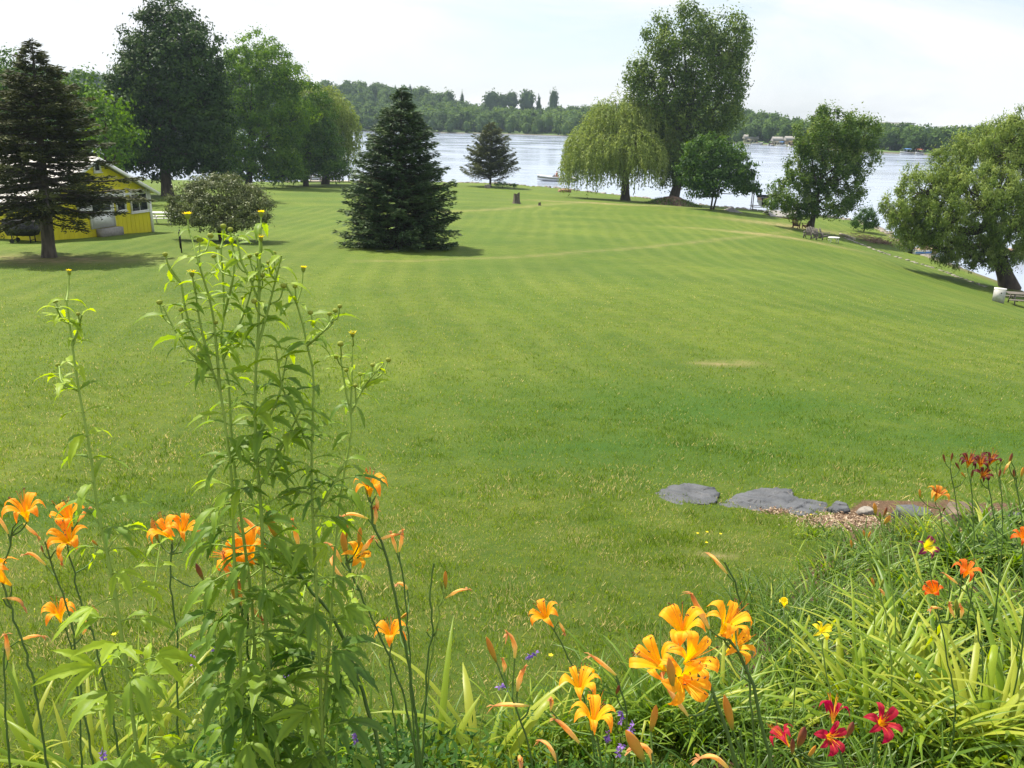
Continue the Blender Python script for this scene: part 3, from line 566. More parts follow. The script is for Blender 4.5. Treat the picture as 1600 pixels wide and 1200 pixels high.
def wp(u, v, z): return np.array([A_[0], A_[1], 0])+e*u+nb*v+np.array([0, 0, z])
Dp = 7.5; zc = zb; ze = wall(234, 298)[1]; zr = wall(156, 247)[1]; um = Wd/2
ct = thing('cottage', 'small yellow cottage with white trim and a low gable roof', 'house', wp(um, Dp/2, zb))
mb = MB()
mb.poly([wp(0, 0, zb), wp(Wd, 0, zb), wp(Wd, 0, ze), wp(um, 0, zr-.08), wp(0, 0, ze)], nb*.12)
mb.poly([wp(0, Dp, zb), wp(Wd, Dp, zb), wp(Wd, Dp, ze), wp(um, Dp, zr-.08), wp(0, Dp, ze)], -nb*.12)
mb.poly([wp(0, .121, zb), wp(0, Dp-.121, zb), wp(0, Dp-.121, ze), wp(0, .121, ze)], e*.12); mb.poly([wp(Wd, .121, zb), wp(Wd, Dp-.121, zb), wp(Wd, Dp-.121, ze), wp(Wd, .121, ze)], -e*.12)
for k in range(1, int(Wd/.3)):
    u = k*.3; zt = ze+(zr-.1-ze)*(1-abs(u-um)/um)-.03; mb.box(wp(u, -.001, (zb+zt)/2), (.018, .005, zt-zb), rz=math.atan2(e[1], e[0]), a=.5)
mb.build('wall', M['yellow'], ct)
mb = MB(); ov = .35; sl_ = (zr-ze)/um
for s_ in (0, 1):
    uo = -ov if s_ == 0 else Wd+ov; P4 = [wp(um, -.4, zr+.02), wp(uo, -.4, ze-sl_*ov+.02), wp(uo, Dp+.4, ze-sl_*ov+.02), wp(um, Dp+.4, zr+.02)]; mb.poly(P4, (0, 0, .09))
mb.build('roof', M['roof'], ct)
mb = MB()
for s_ in (0, 1):
    uo = -ov if s_ == 0 else Wd+ov; mb.bar(wp(um, -.43, zr-.0), wp(uo, -.43, ze-sl_*ov-.0), .05, .17)
mb.bar(wp(-ov, -.43, ze-sl_*ov), wp(-ov, Dp+.43, ze-sl_*ov), .05, .16)
mb.build('fascia', M['white'], ct)
rz_e = math.atan2(e[1], e[0])
def wbox(m_, u0, u1, z0, z1, v, th_=.05): m_.box(wp((u0+u1)/2, v, (z0+z1)/2), (abs(u1-u0), th_, abs(z1-z0)), rz=rz_e)
mb = MB(); wbox(mb, Wd-.14, Wd+.03, zb, ze, -.03); wbox(mb, -.03, .12, zb, ze, -.03); wbox(mb, .12, Wd-.14, ze-.12, ze+.02, -.03)
mb.build('corner_board', M['white'], ct)
def window(px0, py0, px1, py1, sill=True, mull=0):
    u0, z1 = wall(px0, py0); u1, z0 = wall(px1, py1); mb = MB(); f = .09
    wbox(mb, u0-f, u1+f, z1, z1+f, -.035, .07); wbox(mb, u0-f, u1+f, z0-f, z0, -.035, .07); wbox(mb, u0-f, u0, z0, z1, -.035, .07); wbox(mb, u1, u1+f, z0, z1, -.035, .07)
    for k in range(mull): uu = u0+(u1-u0)*(k+1)/(mull+1); wbox(mb, uu-.02, uu+.02, z0, z1, -.02, .03)
    fr = mb.build('window', M['white'], ct); mb = MB(); wbox(mb, u0, u1, z0, z1, -.008, .01); mb.build('pane', M['glass'], fr)
    mb = MB(); wbox(mb, u0-f-.04, u1+f+.04, z0-f-.05, z0-f-.003, -.06, .12); mb.build('sill', M['white'], fr)
window(203, 300, 230, 327, mull=1); window(180, 301, 195, 327); window(119, 305, 135, 325); window(146, 254, 155, 266)
mb = MB(); u0, z0 = wall(144, 358); u1, z1 = wall(172, 303); wbox(mb, u0, u1, z0, z1, -.03, .05); wbox(mb, u0-.08, u0, z0, z1, -.045, .07); wbox(mb, u1, u1+.08, z0, z1, -.045, .07); wbox(mb, u0-.08, u1+.08, z1, z1+.08, -.045, .07)
wbox(mb, u0+.15, u1-.15, z0+.15, z0+(z1-z0)*.42, -.06, .015); dr = mb.build('door', M['white'], ct)
mb = MB(); wbox(mb, u0+.15, u1-.15, z0+(z1-z0)*.52, z1-.15, -.06, .012); mb.build('pane', M['glass'], dr); mb = MB(); mb.tube([wp(u1-.08, -.06, z0+1), wp(u1-.08, -.11, z0+1), wp(u1-.18, -.11, z0+1)], .015, 6); mb.build('handle', M['black'], dr)
mb = MB(); zs = gz(*wp((u0+u1)/2, -.4, 0)[:2]); wbox(mb, u0+.2, u1+.1, zs-.1, z0-.02, -.3, .48); mb.build('step', M['concrete'], ct)
# light coloured metal grill cart
g0 = hit(38, 379); gsc = g0[1]/F
gt = thing('barbecue_grill', 'black covered barbecue grill on wheels under the old spruce by the cottage corner', 'grill', g0)
mb = MB(); mb.box(g0+[0, 0, .62], (1.25, .6, .5), taper=1.35); mb.tube([g0+[-.5, 0, 1.05], g0+[-.5, 0, .98]], .3, 8); mb.build('firebox', M['black'], gt)
mb = MB(); ang = np.linspace(0, math.pi, 9); G = np.array([[[x_, -.33*math.cos(t_), .88+.3*math.sin(t_)] for t_ in ang] for x_ in (-.8, -.78, .78, .8)]); G[0, :, 1:] = G[0, :, 1:]*[.5, 1]; mb.grid(G+g0); mb.poly([g0+np.array([.8, -.33*math.cos(t_), .88+.3*math.sin(t_)]) for t_ in ang]); mb.poly([g0+np.array([-.8, -.33*math.cos(t_), .88+.3*math.sin(t_)]) for t_ in ang]); mb.build('lid', M['black'], gt, smooth=False)
for sx in (-.45, .45):
    mb = MB(); mb.bar(g0+[sx, -.22, -.02], g0+[sx, -.22, .4], .04, .04); mb.bar(g0+[sx, .22, -.02], g0+[sx, .22, .4], .04, .04); mb.bar(g0+[sx, -.22, .15], g0+[sx, .22, .15], .03, .03); mb.build('leg', M['black'], gt)
for sy in (-.26, .26):
    mb = MB(); mb.tube([g0+[-.45, sy-.03, .1], g0+[-.45, sy+.03, .1]], .11, 12); mb.build('wheel', M['black'], gt)

M['wood_grey'] = simple('weathered_wood', (.15, .135, .12), .85, .25, 6, .4, stretch=(.3, 3, 3)); M['wood_brown'] = simple('brown_wood', (.16, .075, .035), .7, .2, 8, .3); M['wood_pale'] = simple('pale_wood', (.45, .4, .32), .8, .2, 6, .3)
def picnic(label, loc, rz, mat, L_=1.8):
    t_ = thing('picnic_table', label, 'table', loc, None, rz)
    mb = MB()
    for k in range(5): mb.box((0, -.3+k*.15, .74), (L_, .135, .04), a=k/5)
    mb.build('table_top', mat, t_, local=True)
    for s_ in (-1, 1):
        mb = MB(); mb.box((0, s_*.72, .44), (L_, .13, .04)); mb.box((0, s_*.58, .44), (L_, .13, .04)); mb.build('bench', mat, t_, local=True)
    for s_ in (-1, 1):
        mb = MB(); x_ = s_*L_*.34; mb.bar((x_, -.28, .72), (x_, -.62, 0), .045, .09); mb.bar((x_, .28, .72), (x_, .62, 0), .045, .09); mb.bar((x_+.05, -.75, .4), (x_+.05, .75, .4), .045, .09); mb.bar((x_+.05, -.3, .68), (x_+.05, .3, .68), .045, .07); mb.build('leg', mat, t_, local=True)
    return t_
M['white_plank'] = simple('white_table_planks', (.62, .62, .6), .6, .1, 6)
pt = hit(256, 350); picnic('white picnic table between the cottage and the round bush', tuple(pt), .1, M['white_plank'])
pt = hit(1592, 478); picnic('weathered grey picnic table at the right edge under the big willow', (pt[0]+.35, pt[1], pt[2]), -.22, M['wood_grey'], 2.2)
# cooler cabinet
c0 = hit(1559, 472); M['fridge'] = simple('dull_white_enamel', (.5, .5, .48), .6, .15, 6)
t_ = thing('cabinet', 'old white chest cabinet left of the grey picnic table', 'cabinet', c0)
mb = MB(); mb.box(c0+[0, 0, .38], (.62, .4, .78), -.5); mb.build('body', M['fridge'], t_); mb = MB(); mb.box(c0+[0, 0, .79], (.64, .42, .04), -.5); mb.build('lid', M['white'], t_)
mb = MB(); mb.tube([c0+[-.02, -.22, .58], c0+[-.04, -.25, .58]], .035, 10); mb.build('knob', M['black'], t_)
# yellow kayak behind
k0 = hit(1600, 452); M['kayak'] = simple('yellow_plastic', (.75, .42, .02), .35, .05, 4, coat=.3)
mb = MB(); us = np.linspace(-1, 1, 15); G = [[[u*1.5, .33*(1-u*u)**.6*math.cos(a)+.0, .22+.2*(1-u*u)**.5*math.sin(a)+.08*u*u] for a in np.linspace(0, 2*math.pi, 13)] for u in us]; mb.grid(np.array(G))
kt = thing('kayak', 'yellow kayak lying on the bank behind the grey picnic table', 'kayak', (k0[0]+.5, k0[1], k0[2])); mb.build('hull', M['kayak'], kt, smooth=True, local=True)
mb = MB(); mb.lathe((0, 0, .37), [(.3, 0), (.34, .03), (.34, .06), (.28, .06), (.26, .0)], 16, sq=(1.5, .8)); mb.build('cockpit_rim', M['black'], kt, smooth=True, local=True)

# ------------------------------------------------------------ chairs and table under the maple
def adirondack(name, label, mat, loc, rz, group):
    t_ = thing(name, label, 'chair', loc, group, rz)
    mb = MB()
    for k in range(5): mb.box((0, -.22+k*.105, .36-k*.022), (.52, .09, .025), rx=-.2, a=k/5)
    mb.build('seat', mat, t_, local=True); mb = MB()
    for k in range(5): mb.bar(((k-2)*.1, .22, .24), ((k-2)*.125, .52, .95-.04*abs(k-2)), .085, .022, k/5)
    mb.bar((-.24, .33, .5), (.24, .33, .5), .03, .06); mb.build('backrest', mat, t_, local=True)
    for s_ in (-1, 1): mb = MB(); mb.box((s_*.33, .05, .56), (.12, .72, .025)); mb.build('armrest', mat, t_, local=True)
    for s_ in (-1, 1):
        mb = MB(); mb.bar((s_*.29, -.26, 0), (s_*.29, -.26, .55), .09, .03); mb.build('leg', mat, t_, local=True); mb = MB(); mb.bar((s_*.25, -.28, .34), (s_*.25, .62, .02), .03, .1); mb.build('leg', mat, t_, local=True)
    return t_
p = hit(1243, 357); ch = adirondack('wooden_chair', 'brown wooden chair farthest left of the chairs by the maple', M['wood_brown'], tuple(p), 2.6, 'garden chairs round the maple')
p = hit(1260, 358); dup(ch, tuple(p), 3.5, 'brown wooden chair second from the left, near the maple trunk')
p = hit(1262, 373); ch2 = adirondack('wooden_chair', 'grey weathered chair nearest the camera left of the maple trunk', M['wood_grey'], tuple(p), -.5, 'garden chairs round the maple')
p = hit(1277, 375); dup(ch2, tuple(p), .3, 'grey weathered chair between the nearest chair and the white table')
p = hit(1288, 374); dup(ch2, tuple(p), 1.0, 'grey weathered chair right beside the small white table')
p = hit(1302, 379); t_ = thing('garden_table', 'low white oval table beside the chairs under the maple', 'table', p)
mb = MB(); mb.lathe(p+[0, 0, .4], [(0, .05), (.47, .05), (.5, .03), (.5, .01), (.46, 0), (0, 0)], 20, sq=(1, .75)); mb.build('table_top', M['white'], t_)
for sx, sy in ((-1, -1), (1, -1), (1, 1), (-1, 1)): mb = MB(); mb.bar(p+[sx*.28, sy*.2, .41], p+[sx*.34, sy*.24, -.02], .05, .05); mb.build('leg', M['white'], t_)
p0, p1 = hit(1312, 367), hit(1336, 375); mb = MB(); mb.tube([p0+[0, 0, .1], (p0+p1)/2+[0, .1, .13], p1+[0, 0, .08]], [.09, .1, .11], 10); tag(mb.build('driftwood_log', M['wood_pale'], smooth=True), 'pale log lying at the lawn edge right of the white table', 'log')
# brush pile
p = hit(1365, 378); r_ = np.random.default_rng(3); mb = MB()
for k in range(170):
    a = r_.uniform(0, 6.28); c_ = p+np.array([r_.normal()*1.3, r_.normal()*.7, 0]); c_[2] = gz(c_[0], c_[1])+abs(r_.normal())*.22; d_ = np.array([math.cos(a), math.sin(a), r_.normal()*.35])*r_.uniform(.3, .8); mb.tube([c_-d_, c_+r_.normal(size=3)*.06, c_+d_], [.022, .018, .006], 4, a=r_.random(), cap=False)
tag(mb.build('brush_pile', simple('dead_brush', (.22, .14, .10), .9, .3, 5)), 'heap of dead brush and debris on the bank right of the maple', 'brush pile')
mb = MB(); sp = [hit(a, b_) for a, b_ in [(1322, 372), (1350, 384), (1385, 397), (1420, 407), (1470, 423), (1515, 440), (1545, 450)]]; r_ = np.random.default_rng(4)
M['stone'] = simple('shore_stone', (.30, .27, .24), .9, .3, 9, .6); M['stone_red'] = simple('reddish_stone', (.34, .2, .13), .9, .25, 8, .6)
for a, b_ in zip(sp[:-1], sp[1:]):
    n = int(np.linalg.norm(b_-a)/.32)
    for k in range(n):
        q = a+(b_-a)*(k+r_.random()*.6)/n+r_.normal(size=3)*.05; q = q+r_.normal(size=3)*[.06, .12, 0]; q[2] = gz(q[0], q[1])+.0; q_ = rock_mb(q, r_.uniform(.1, .34, 3)*[1.2, .9, .45], r_.uniform(0, 3), int(r_.integers(999)), .6, 7, 5); mb.add(np.concatenate(q_.V), q_.F[0], r_.random())
tag(mb.build('stone_edging', M['stone']), 'low line of stones edging the lawn along the bank towards the big willow', 'stones', kind='stuff')
mb = MB(); r_ = np.random.default_rng(41)
for k in range(420):
    t0 = r_.random(); i = int(r_.integers(3, len(SHP)-4)); a, b_ = SH[i], SH[i+1]; q = a+(b_-a)*r_.random()
    if q[0] < -45: continue
    q_ = rock_mb((q[0]+r_.normal()*.3, q[1]+r_.normal()*.3, -11.4), r_.uniform(.25, .75, 3)*[1, 1, .6], r_.uniform(0, 3), k, .6, 7, 5); mb.add(np.concatenate(q_.V), q_.F[0], r_.random())
tag(mb.build('shore_stones', M['stone']), 'loose stones scattered along the near waterline', 'stones', kind='stuff')

# ------------------------------------------------------------ stumps, rocks, mound by the lake
def stump(px, py, h, rad, label, seed, broken=.3):
    r_ = np.random.default_rng(seed); p = hit(px, py); t_ = thing('tree_stump', label, 'stump', p); n = 16; ang = np.arange(n+1)*2*math.pi/n; jag = r_.uniform(-broken, broken, n); jag = np.append(jag, jag[0]); wob = 1+.16*np.sin(ang*4+seed)
    G = [[[rad*f_*wob[j]*math.cos(ang[j]), rad*f_*wob[j]*math.sin(ang[j]), (h*(1+jag[j]*.6) if z_ > .9 else h*z_)] for j in range(n+1)] for z_, f_ in ((-.1, 1.6), (.06, 1.3), (.2, 1.05), (.6, .95), (1, .9))]
    mb = MB(); mb.grid(np.array(G)+p); mb.build('bark', M['bark_grey'], t_, smooth=False); mb = MB(); mb.lathe(p, [(rad*.88, h*.72), (rad*.4, h*.8), (0, h*.7)], 14); mb.build('heartwood', M['wood_pale'], t_)
stump(807, 318, 1.0, .32, 'broken grey tree stump on the lawn right of the lone pine', 3); stump(843, 321, .3, .14, 'tiny low stump on the lawn right of the broken stump', 5)
tag(rock_mb(hit(882, 300)+[0, 0, .1], (1.6, 1.0, .6), .2, 9, .7).build('boulder', M['stone_red'], smooth=True), 'rusty orange boulder on the point left of the willow', 'boulder')
tag(rock_mb(hit(762, 294)+[0, 0, .15], (.8, .6, .7), .2, 12, .7).build('boulder', M['stone'], smooth=True), 'grey boulder against the lone pine trunk', 'boulder')
mp_ = hit(1052, 321); mb = MB(); us = np.linspace(0, 1, 18); G = []
for i, u in enumerate(us):
    row = []
    for a in np.linspace(0, 2*math.pi, 29):
        k = u*(1+.12*math.sin(a*3)+.07*math.sin(a*7)*u); x_ = mp_[0]+3.4*k*math.cos(a); y_ = mp_[1]+2.6*k*math.sin(a); row.append((x_, y_, gz(x_, y_)-.06+(1.15*(math.cos(min(u, 1)*math.pi)*.5+.5)**.7)+.05*math.sin(x_*7)*math.cos(y_*6)))
    G.append(row)
mb.grid(np.array(G)); md = mb.build('earth_mound', simple('bare_earth', (.12, .075, .05), .95, .35, 3, 1, bscale=7), smooth=True); tag(md, 'mound of bare brown earth round the foot of the tall poplar', 'mound')
mb = MB(); r_ = np.random.default_rng(6)
for k in range(1500):
    a = r_.uniform(0, 6.28); u = r_.uniform(.5, 1.02); x_ = mp_[0]+3.4*u*math.cos(a); y_ = mp_[1]+2.6*u*math.sin(a); z_ = gz(x_, y_)+1.1*(math.cos(min(u, 1)*math.pi)*.5+.5)**.7; d_ = norm(r_.normal(size=3)*[.5, .5, .3]+[0, 0, .8]); mb.leaves(np.array([[x_, y_, z_-.05]]), d_[None], norm(r_.normal(size=(1, 3))), r_.uniform(.2, .5), .05, r_.uniform(.3, 1))
tag(mb.build('mound_weeds', M['shrub']), 'rough weeds growing over the earth mound', 'weeds', kind='stuff')
p = hit(284, 395); t_ = thing('metal_post', 'thin dark post standing on the lawn in front of the round bush', 'post', p); mb = MB(); mb.bar(p-[0, 0, .1], p+[0, 0, 1.05], .05, .035); mb.build('post', M['black'], t_); mb = MB(); mb.bar(p+[-.04, -.02, .2], p+[-.04, -.02, .95], .03, .03); mb.build('flange', M['black'], t_)

# ------------------------------------------------------------ boats, docks, far shore things
M['hull'] = simple('white_gelcoat', (.78, .78, .76), .25, .04, 3, coat=.4); M['stripe'] = simple('olive_stripe', (.10, .11, .04), .4, .1, 3); M['blue'] = simple('blue_canvas', (.10, .25, .6), .7, .1, 4); M['red'] = simple('red_canvas', (.5, .07, .05), .7, .1, 4); M['tan'] = simple('tan_vinyl', (.4, .28, .18), .6, .1, 5)
def motorboat(label, loc, rz, L_=6.2, stripe='stripe', canopy=None, group=None):
    t_ = thing('motorboat', label, 'boat', loc, group, rz); us = np.linspace(0, 1, 16)
    def hw(u): return L_*.17*(min(1, (1-u)*2.6)**.62) if u > .55 else L_*.17*(.86+.14*math.sin(u*2.8))
    mb = MB(); G = []; G2 = []
    for u in us:
        x_ = (u-.5)*L_; w_ = hw(u)+.005; sh = .62+.32*u*u; k = -.15+.45*max(0, u-.6)**1.3*2
        G.append([(x_, -w_, sh), (x_, -w_*.98, sh*.62), (x_, -w_*.72, k+.18), (x_, 0, k), (x_, w_*.72, k+.18), (x_, w_*.98, sh*.62), (x_, w_, sh)])
        G2.append([(x_, -w_-.012, sh*.78), (x_, -w_-.008, sh*.56)])
    G = np.array(G); mb.grid(G); mb.poly(G[0]); hl_ = mb.build('hull', M['hull'], t_, smooth=False, local=True)
    mb = MB(); G2 = np.array(G2); mb.grid(G2); mb.grid(G2*[1, -1, 1]); mb.build('stripe', M[stripe], t_, local=True)
    mb = MB(); dk = [[(x_, -hw(u)*.98, .6+.32*u*u), (x_, 0, .68+.33*u*u), (x_, hw(u)*.98, .6+.32*u*u)] for u, x_ in ((u, (u-.5)*L_) for u in np.linspace(.58, 1, 8))]; mb.grid(np.array(dk)); mb.build('deck', M['hull'], t_, local=True); mb = MB(); mb.box((-L_*.46, 0, .6), (L_*.08, L_*.3, .08)); mb.build('swim_platform', M['hull'], t_, local=True)
    mb = MB(); [MB().box(c_, s_).build('seat', M['tan'], t_, local=True) for c_, s_ in (((-L_*.32, 0, .5), (.5, L_*.28, .35)), ((-.05, -.5, .55), (.5, .45, .5)), ((-.05, .5, .55), (.5, .45, .5)))]
    mb = MB(); mb.poly([(.75, -.85, .75), (.75, .85, .75), (.35, .78, 1.12), (.35, -.78, 1.12)], (.02, 0, .02)); mb.build('windshield', M['glass'], t_, local=True)
    mb = MB(); mb.box((-L_*.52, 0, .45), (.3, .32, .75)); mb.box((-L_*.52, 0, .9), (.42, .38, .3)); mb.build('outboard_motor', M['black'], t_, local=True)
    if canopy:
        mb = MB(); G = [[(x_, y_, 1.9-.12*(y_/.9)**2-.05*(x_/.9)**2) for y_ in np.linspace(-.95, .95, 7)] for x_ in np.linspace(-1.1, 1.0, 6)]; mb.grid(np.array(G)); cn = mb.build('canopy', M[canopy], t_, smooth=True, local=True)
        for sx in (-1, 1):
            for sy in (-1, 1): mb = MB(); mb.bar((sx*.9, sy*.9, 1.8), (sx*.3, sy*.95, .7), .03, .03); mb.build('pole', M['white'], t_, local=True)
    return t_
bt = atZ(868, 283, WATER); motorboat('white speedboat with a dark stripe under way left of the willow', (bt[0]+.2, bt[1], WATER+.02), math.pi-.08, 6.6)
M['skin'] = simple('skin', (.45, .24, .16), .6, .05, 5); M['shirt'] = simple('red_shirt', (.35, .09, .08), .8, .1, 5)
def person(label, loc, rz, shirt):
    t_ = thing('person', label, 'person', loc, None, rz)
    J = {'pelvis': (0, 0, .12, .13), 'waist': (0, .02, .3, .12), 'chest': (0, .03, .5, .15), 'neck': (0, .02, .63, .055), 'head': (0, 0, .75, .1), 'crown': (0, .01, .85, .085),
         'shl': (-.19, .02, .56, .06), 'ell': (-.25, -.1, .35, .045), 'hal': (-.14, -.35, .38, .035), 'shr': (.19, .02, .56, .06), 'elr': (.25, -.1, .35, .045), 'har': (.14, -.35, .38, .035),
         'hil': (-.1, 0, .1, .09), 'knl': (-.14, -.42, .16, .07), 'fol': (-.14, -.5, -.25, .045), 'hir': (.1, 0, .1, .09), 'knr': (.14, -.42, .16, .07), 'for_': (.14, -.5, -.25, .045)}
    E = [('pelvis', 'waist'), ('waist', 'chest'), ('chest', 'neck'), ('neck', 'head'), ('head', 'crown'), ('chest', 'shl'), ('shl', 'ell'), ('ell', 'hal'), ('chest', 'shr'), ('shr', 'elr'), ('elr', 'har'), ('pelvis', 'hil'), ('hil', 'knl'), ('knl', 'fol'), ('pelvis', 'hir'), ('hir', 'knr'), ('knr', 'for_')]
    ks = list(J); me = bpy.data.meshes.new('body'); me.from_pydata([J[k][:3] for k in ks], [(ks.index(a), ks.index(b_)) for a, b_ in E], [])
    o = bpy.data.objects.new('body', me); COL.objects.link(o); o.parent = t_; o.modifiers.new('skin', 'SKIN'); sv = me.skin_vertices[0].data
    for i, k in enumerate(ks): sv[i].radius = (J[k][3],)*2
    sv[0].use_root = True; ss = o.modifiers.new('sub', 'SUBSURF'); ss.levels = ss.render_levels = 2; me.materials.append(M['skin'])
    mb = MB(); mb.lathe((0, .02, 0), [(.15, .08), (.15, .2), (.145, .3), (.175, .45), (.18, .54), (.1, .6), (.06, .61)], 14, sq=(1.25, .95)); mb.build('shirt', shirt, t_, smooth=True, local=True)
    mb = MB(); mb.lathe((0, .015, .78), [(.105, -.04), (.115, .02), (.1, .08), (.05, .115), (0, .12)], 12, sq=(.95, 1)); mb.build('hair', M['wood_brown'], t_, smooth=True, local=True)
person('person in a red shirt seated at the helm of the speedboat', (bt[0]+.15, bt[1]-.4, WATER+.82), math.pi*.5+math.pi, M['shirt'])
def dock(label, p, q, wd=1.4, posts=5, tall=.9):
    p = np.array(p, float); q = np.array(q, float); p[2] = q[2] = WATER+.45; t_ = thing('dock', label, 'dock', p); mb = MB(); d_ = q-p; n = int(np.linalg.norm(d_)/.3); rz = math.atan2(d_[1], d_[0])
    for k in range(n): mb.box(p+d_*(k+.5)/n, (.27, wd, .05), rz, a=random.random())
    mb.build('deck', M['wood_pale'], t_); s_ = norm(np.array([-d_[1], d_[0], 0]))
    for k in range(posts):
        for g in (-1, 1): c_ = p+d_*(k+.1)/(posts-.8)+s_*g*(wd/2+.06); mb = MB(); mb.tube([c_-[0, 0, 1.2], c_+[0, 0, tall]], .06, 7); mb.build('post', M['wood_grey'], t_)
l0 = atZ(470, 287, WATER); l1 = atZ(545, 288.5, WATER); dock('pale dock along the water under the far willow', l0, (l1[0], l1[1]+1, 0), 1.6, 6, .8)
a = atZ(505, 283, WATER); motorboat('small white boat with a red canopy moored at the left dock', (a[0], a[1]+3, WATER), .3, 5.5, 'stripe', 'red')
a = atZ(425, 284, WATER); motorboat('small open boat moored behind the bright maple trunk', (a[0], a[1]+3, WATER), .1, 5, 'blue')
# boat lift and little shelter behind the maple
a = atZ(1190, 333, WATER); t_ = thing('boat_lift', 'boat lift with tall thin posts at the water left of the windblown maple', 'boat lift', (a[0], a[1]+2, WATER))
for x_, y_, h_ in ((-.9, -1, 2.7), (-.55, 1, 3.3), (1.3, -1, 2.2), (1.5, 1, 2.2)): mb = MB(); mb.tube([(x_, y_, -1), (x_, y_, h_)], .06, 7); mb.build('post', M['wood_grey'], t_, local=True)
mb = MB(); [mb.bar((x0, y0, .6), (x1, y1, .6), .09, .09) for x0, y0, x1, y1 in ((-.9, -1, 1.3, -1), (-.55, 1, 1.5, 1), (-.7, -1, -.7, 1), (1.4, -1, 1.4, 1))]; mb.build('cradle', M['white_plank'], t_, local=True)
motorboat('white boat sitting on the lift behind the maple leaves', (a[0]+.6, a[1]+2, WATER+.85), 1.3, 4.2, 'stripe')
def shelter(label, px0, px1, py, depth, h, col):
    p, q = hit(px0, py), hit(px1, py); m_ = (p+q)/2; wd = abs(q[0]-p[0]); t_ = thing('boat_shed', label, 'shed', m_); mb = MB()
    mb.poly([m_+np.array([-wd/2-.2, -.2, h]), m_+np.array([wd/2+.2, -.2, h]), m_+np.array([wd/2+.2, depth/2, h+.45]), m_+np.array([-wd/2-.2, depth/2, h+.45])], (0, 0, .06)); mb.poly([m_+np.array([-wd/2-.2, depth+.2, h]), m_+np.array([wd/2+.2, depth+.2, h]), m_+np.array([wd/2+.2, depth/2, h+.45]), m_+np.array([-wd/2-.2, depth/2, h+.45])], (0, 0, .06)); mb.build('roof', col, t_)
    mb = MB(); mb.box(m_+[0, depth/2, h/2-.25], (wd, depth, h+.5)); mb.build('wall', M['wood_grey'], t_); mb = MB(); mb.box(m_+[0, -.03, h*.42], (.8, .05, h*.75)); mb.build('door', M['wood_brown'], t_)
    return t_
M['grey_roof'] = simple('grey_shingles', (.30, .29, .28), .9, .15, 5, .4)
s1 = shelter('low grey roofed shed down the bank left of the windblown maple', 1213, 1238, 341, 2.6, .5, M['grey_roof']); s1.location.z -= .35
a = hit(1148, 332); mb = MB(); mb.poly([a+np.array(q) for q in ((-1.3, 0, -.25), (1.3, 0, -.25), (.1, .2, .3))], (0, 2.2, 0)); tag(mb.build('tarp_tent', M['grey_roof']), 'small grey peaked cover at the shore right of the forked tree', 'cover')
for i, (px, py, lab) in enumerate(((1462, 404, 'white boat on the water seen through the big willow branches'), (1598, 408, 'white boat at the right edge behind the big willow'))):
    a = atZ(px, py, WATER); motorboat(lab, (a[0], a[1]+1.2, WATER), .2+i*.3, 3.6, 'stripe' if i else 'blue')
def house_far(px, w_m, d_m, h_m, lab, extra, mat, roofm):
    d = ray(px, 225); th_ = math.atan2(d[0], d[1]); rr = np.interp(th_, FA, FR)+extra; x_, y_ = rr*math.sin(th_), rr*math.cos(th_); z_ = float(hill_z(th_, extra))-.3; t_ = thing('lake_house', lab, 'house', (x_, y_, z_))
    mb = MB(); mb.box((0, 0, h_m/2), (w_m, d_m, h_m)); mb.build('wall', mat, t_, local=True); mb = MB(); mb.poly([(-w_m/2-.4, -d_m/2-.4, h_m), (-w_m/2-.4, 0, h_m+1.6), (-w_m/2-.4, d_m/2+.4, h_m)], (w_m+.8, 0, 0)); mb.build('roof', roofm, t_, local=True)
    for k in (-.3, .05, .32): mb = MB(); mb.box((k*w_m, -d_m/2-.02, h_m*.5), (w_m*.13, .06, h_m*.35)); mb.build('window', M['glass'], t_, local=True)
def far_at(px, ex): d = ray(px, 225); th_ = math.atan2(d[0], d[1]); rr = np.interp(th_, FA, FR)+ex; return rr*math.sin(th_), rr*math.cos(th_)
house_far(1172, 5, 4, 1.7, 'small pale lake house across the water right of the forked tree', 9, M['wood_pale'], M['grey_roof']); house_far(1236, 4.5, 4, 1.9, 'pale lake house across the water by the maple top left', 13, M['tan'], M['grey_roof'])
house_far(1214, 3.4, 3, 1.6, 'little pale boathouse on the far lawn', 6, M['wood_pale'], M['grey_roof'])
d = ray(1402, 194); q = d*(400/d[1]); t_ = thing('white_building', 'long white building showing between treetops on the far right ridge', 'building', (q[0], q[1], q[2]-9)); mb = MB(); mb.box((0, 0, 4.7), (12, 8, 9.4)); mb.build('wall', M['white'], t_, local=True); mb = MB(); mb.box((0, 0, 9.55), (12.8, 8.8, .3)); mb.build('roof', M['grey_roof'], t_, local=True)
for i, (px, lab, cn) in enumerate(((1183, 'white boat moored on the far shore under the rounded trees', None), (1205, 'far moored boat left of the brightest far boat', None), (1238, 'brightest white boat on the far shore by the maple', None), (1419, 'far boat with a blue canopy below the far tree row', 'blue'), (1438, 'far white boat right of the blue canopy boat', 'red'), (1222, 'far blue covered boat by the little boathouse', 'blue'))):
    x_, y_ = far_at(px, -4); motorboat(lab, (x_, y_, WATER), random.uniform(-.3, .3)+i, 4.6 if i != 2 else 6, 'stripe', cn, 'boats moored along the far shore')
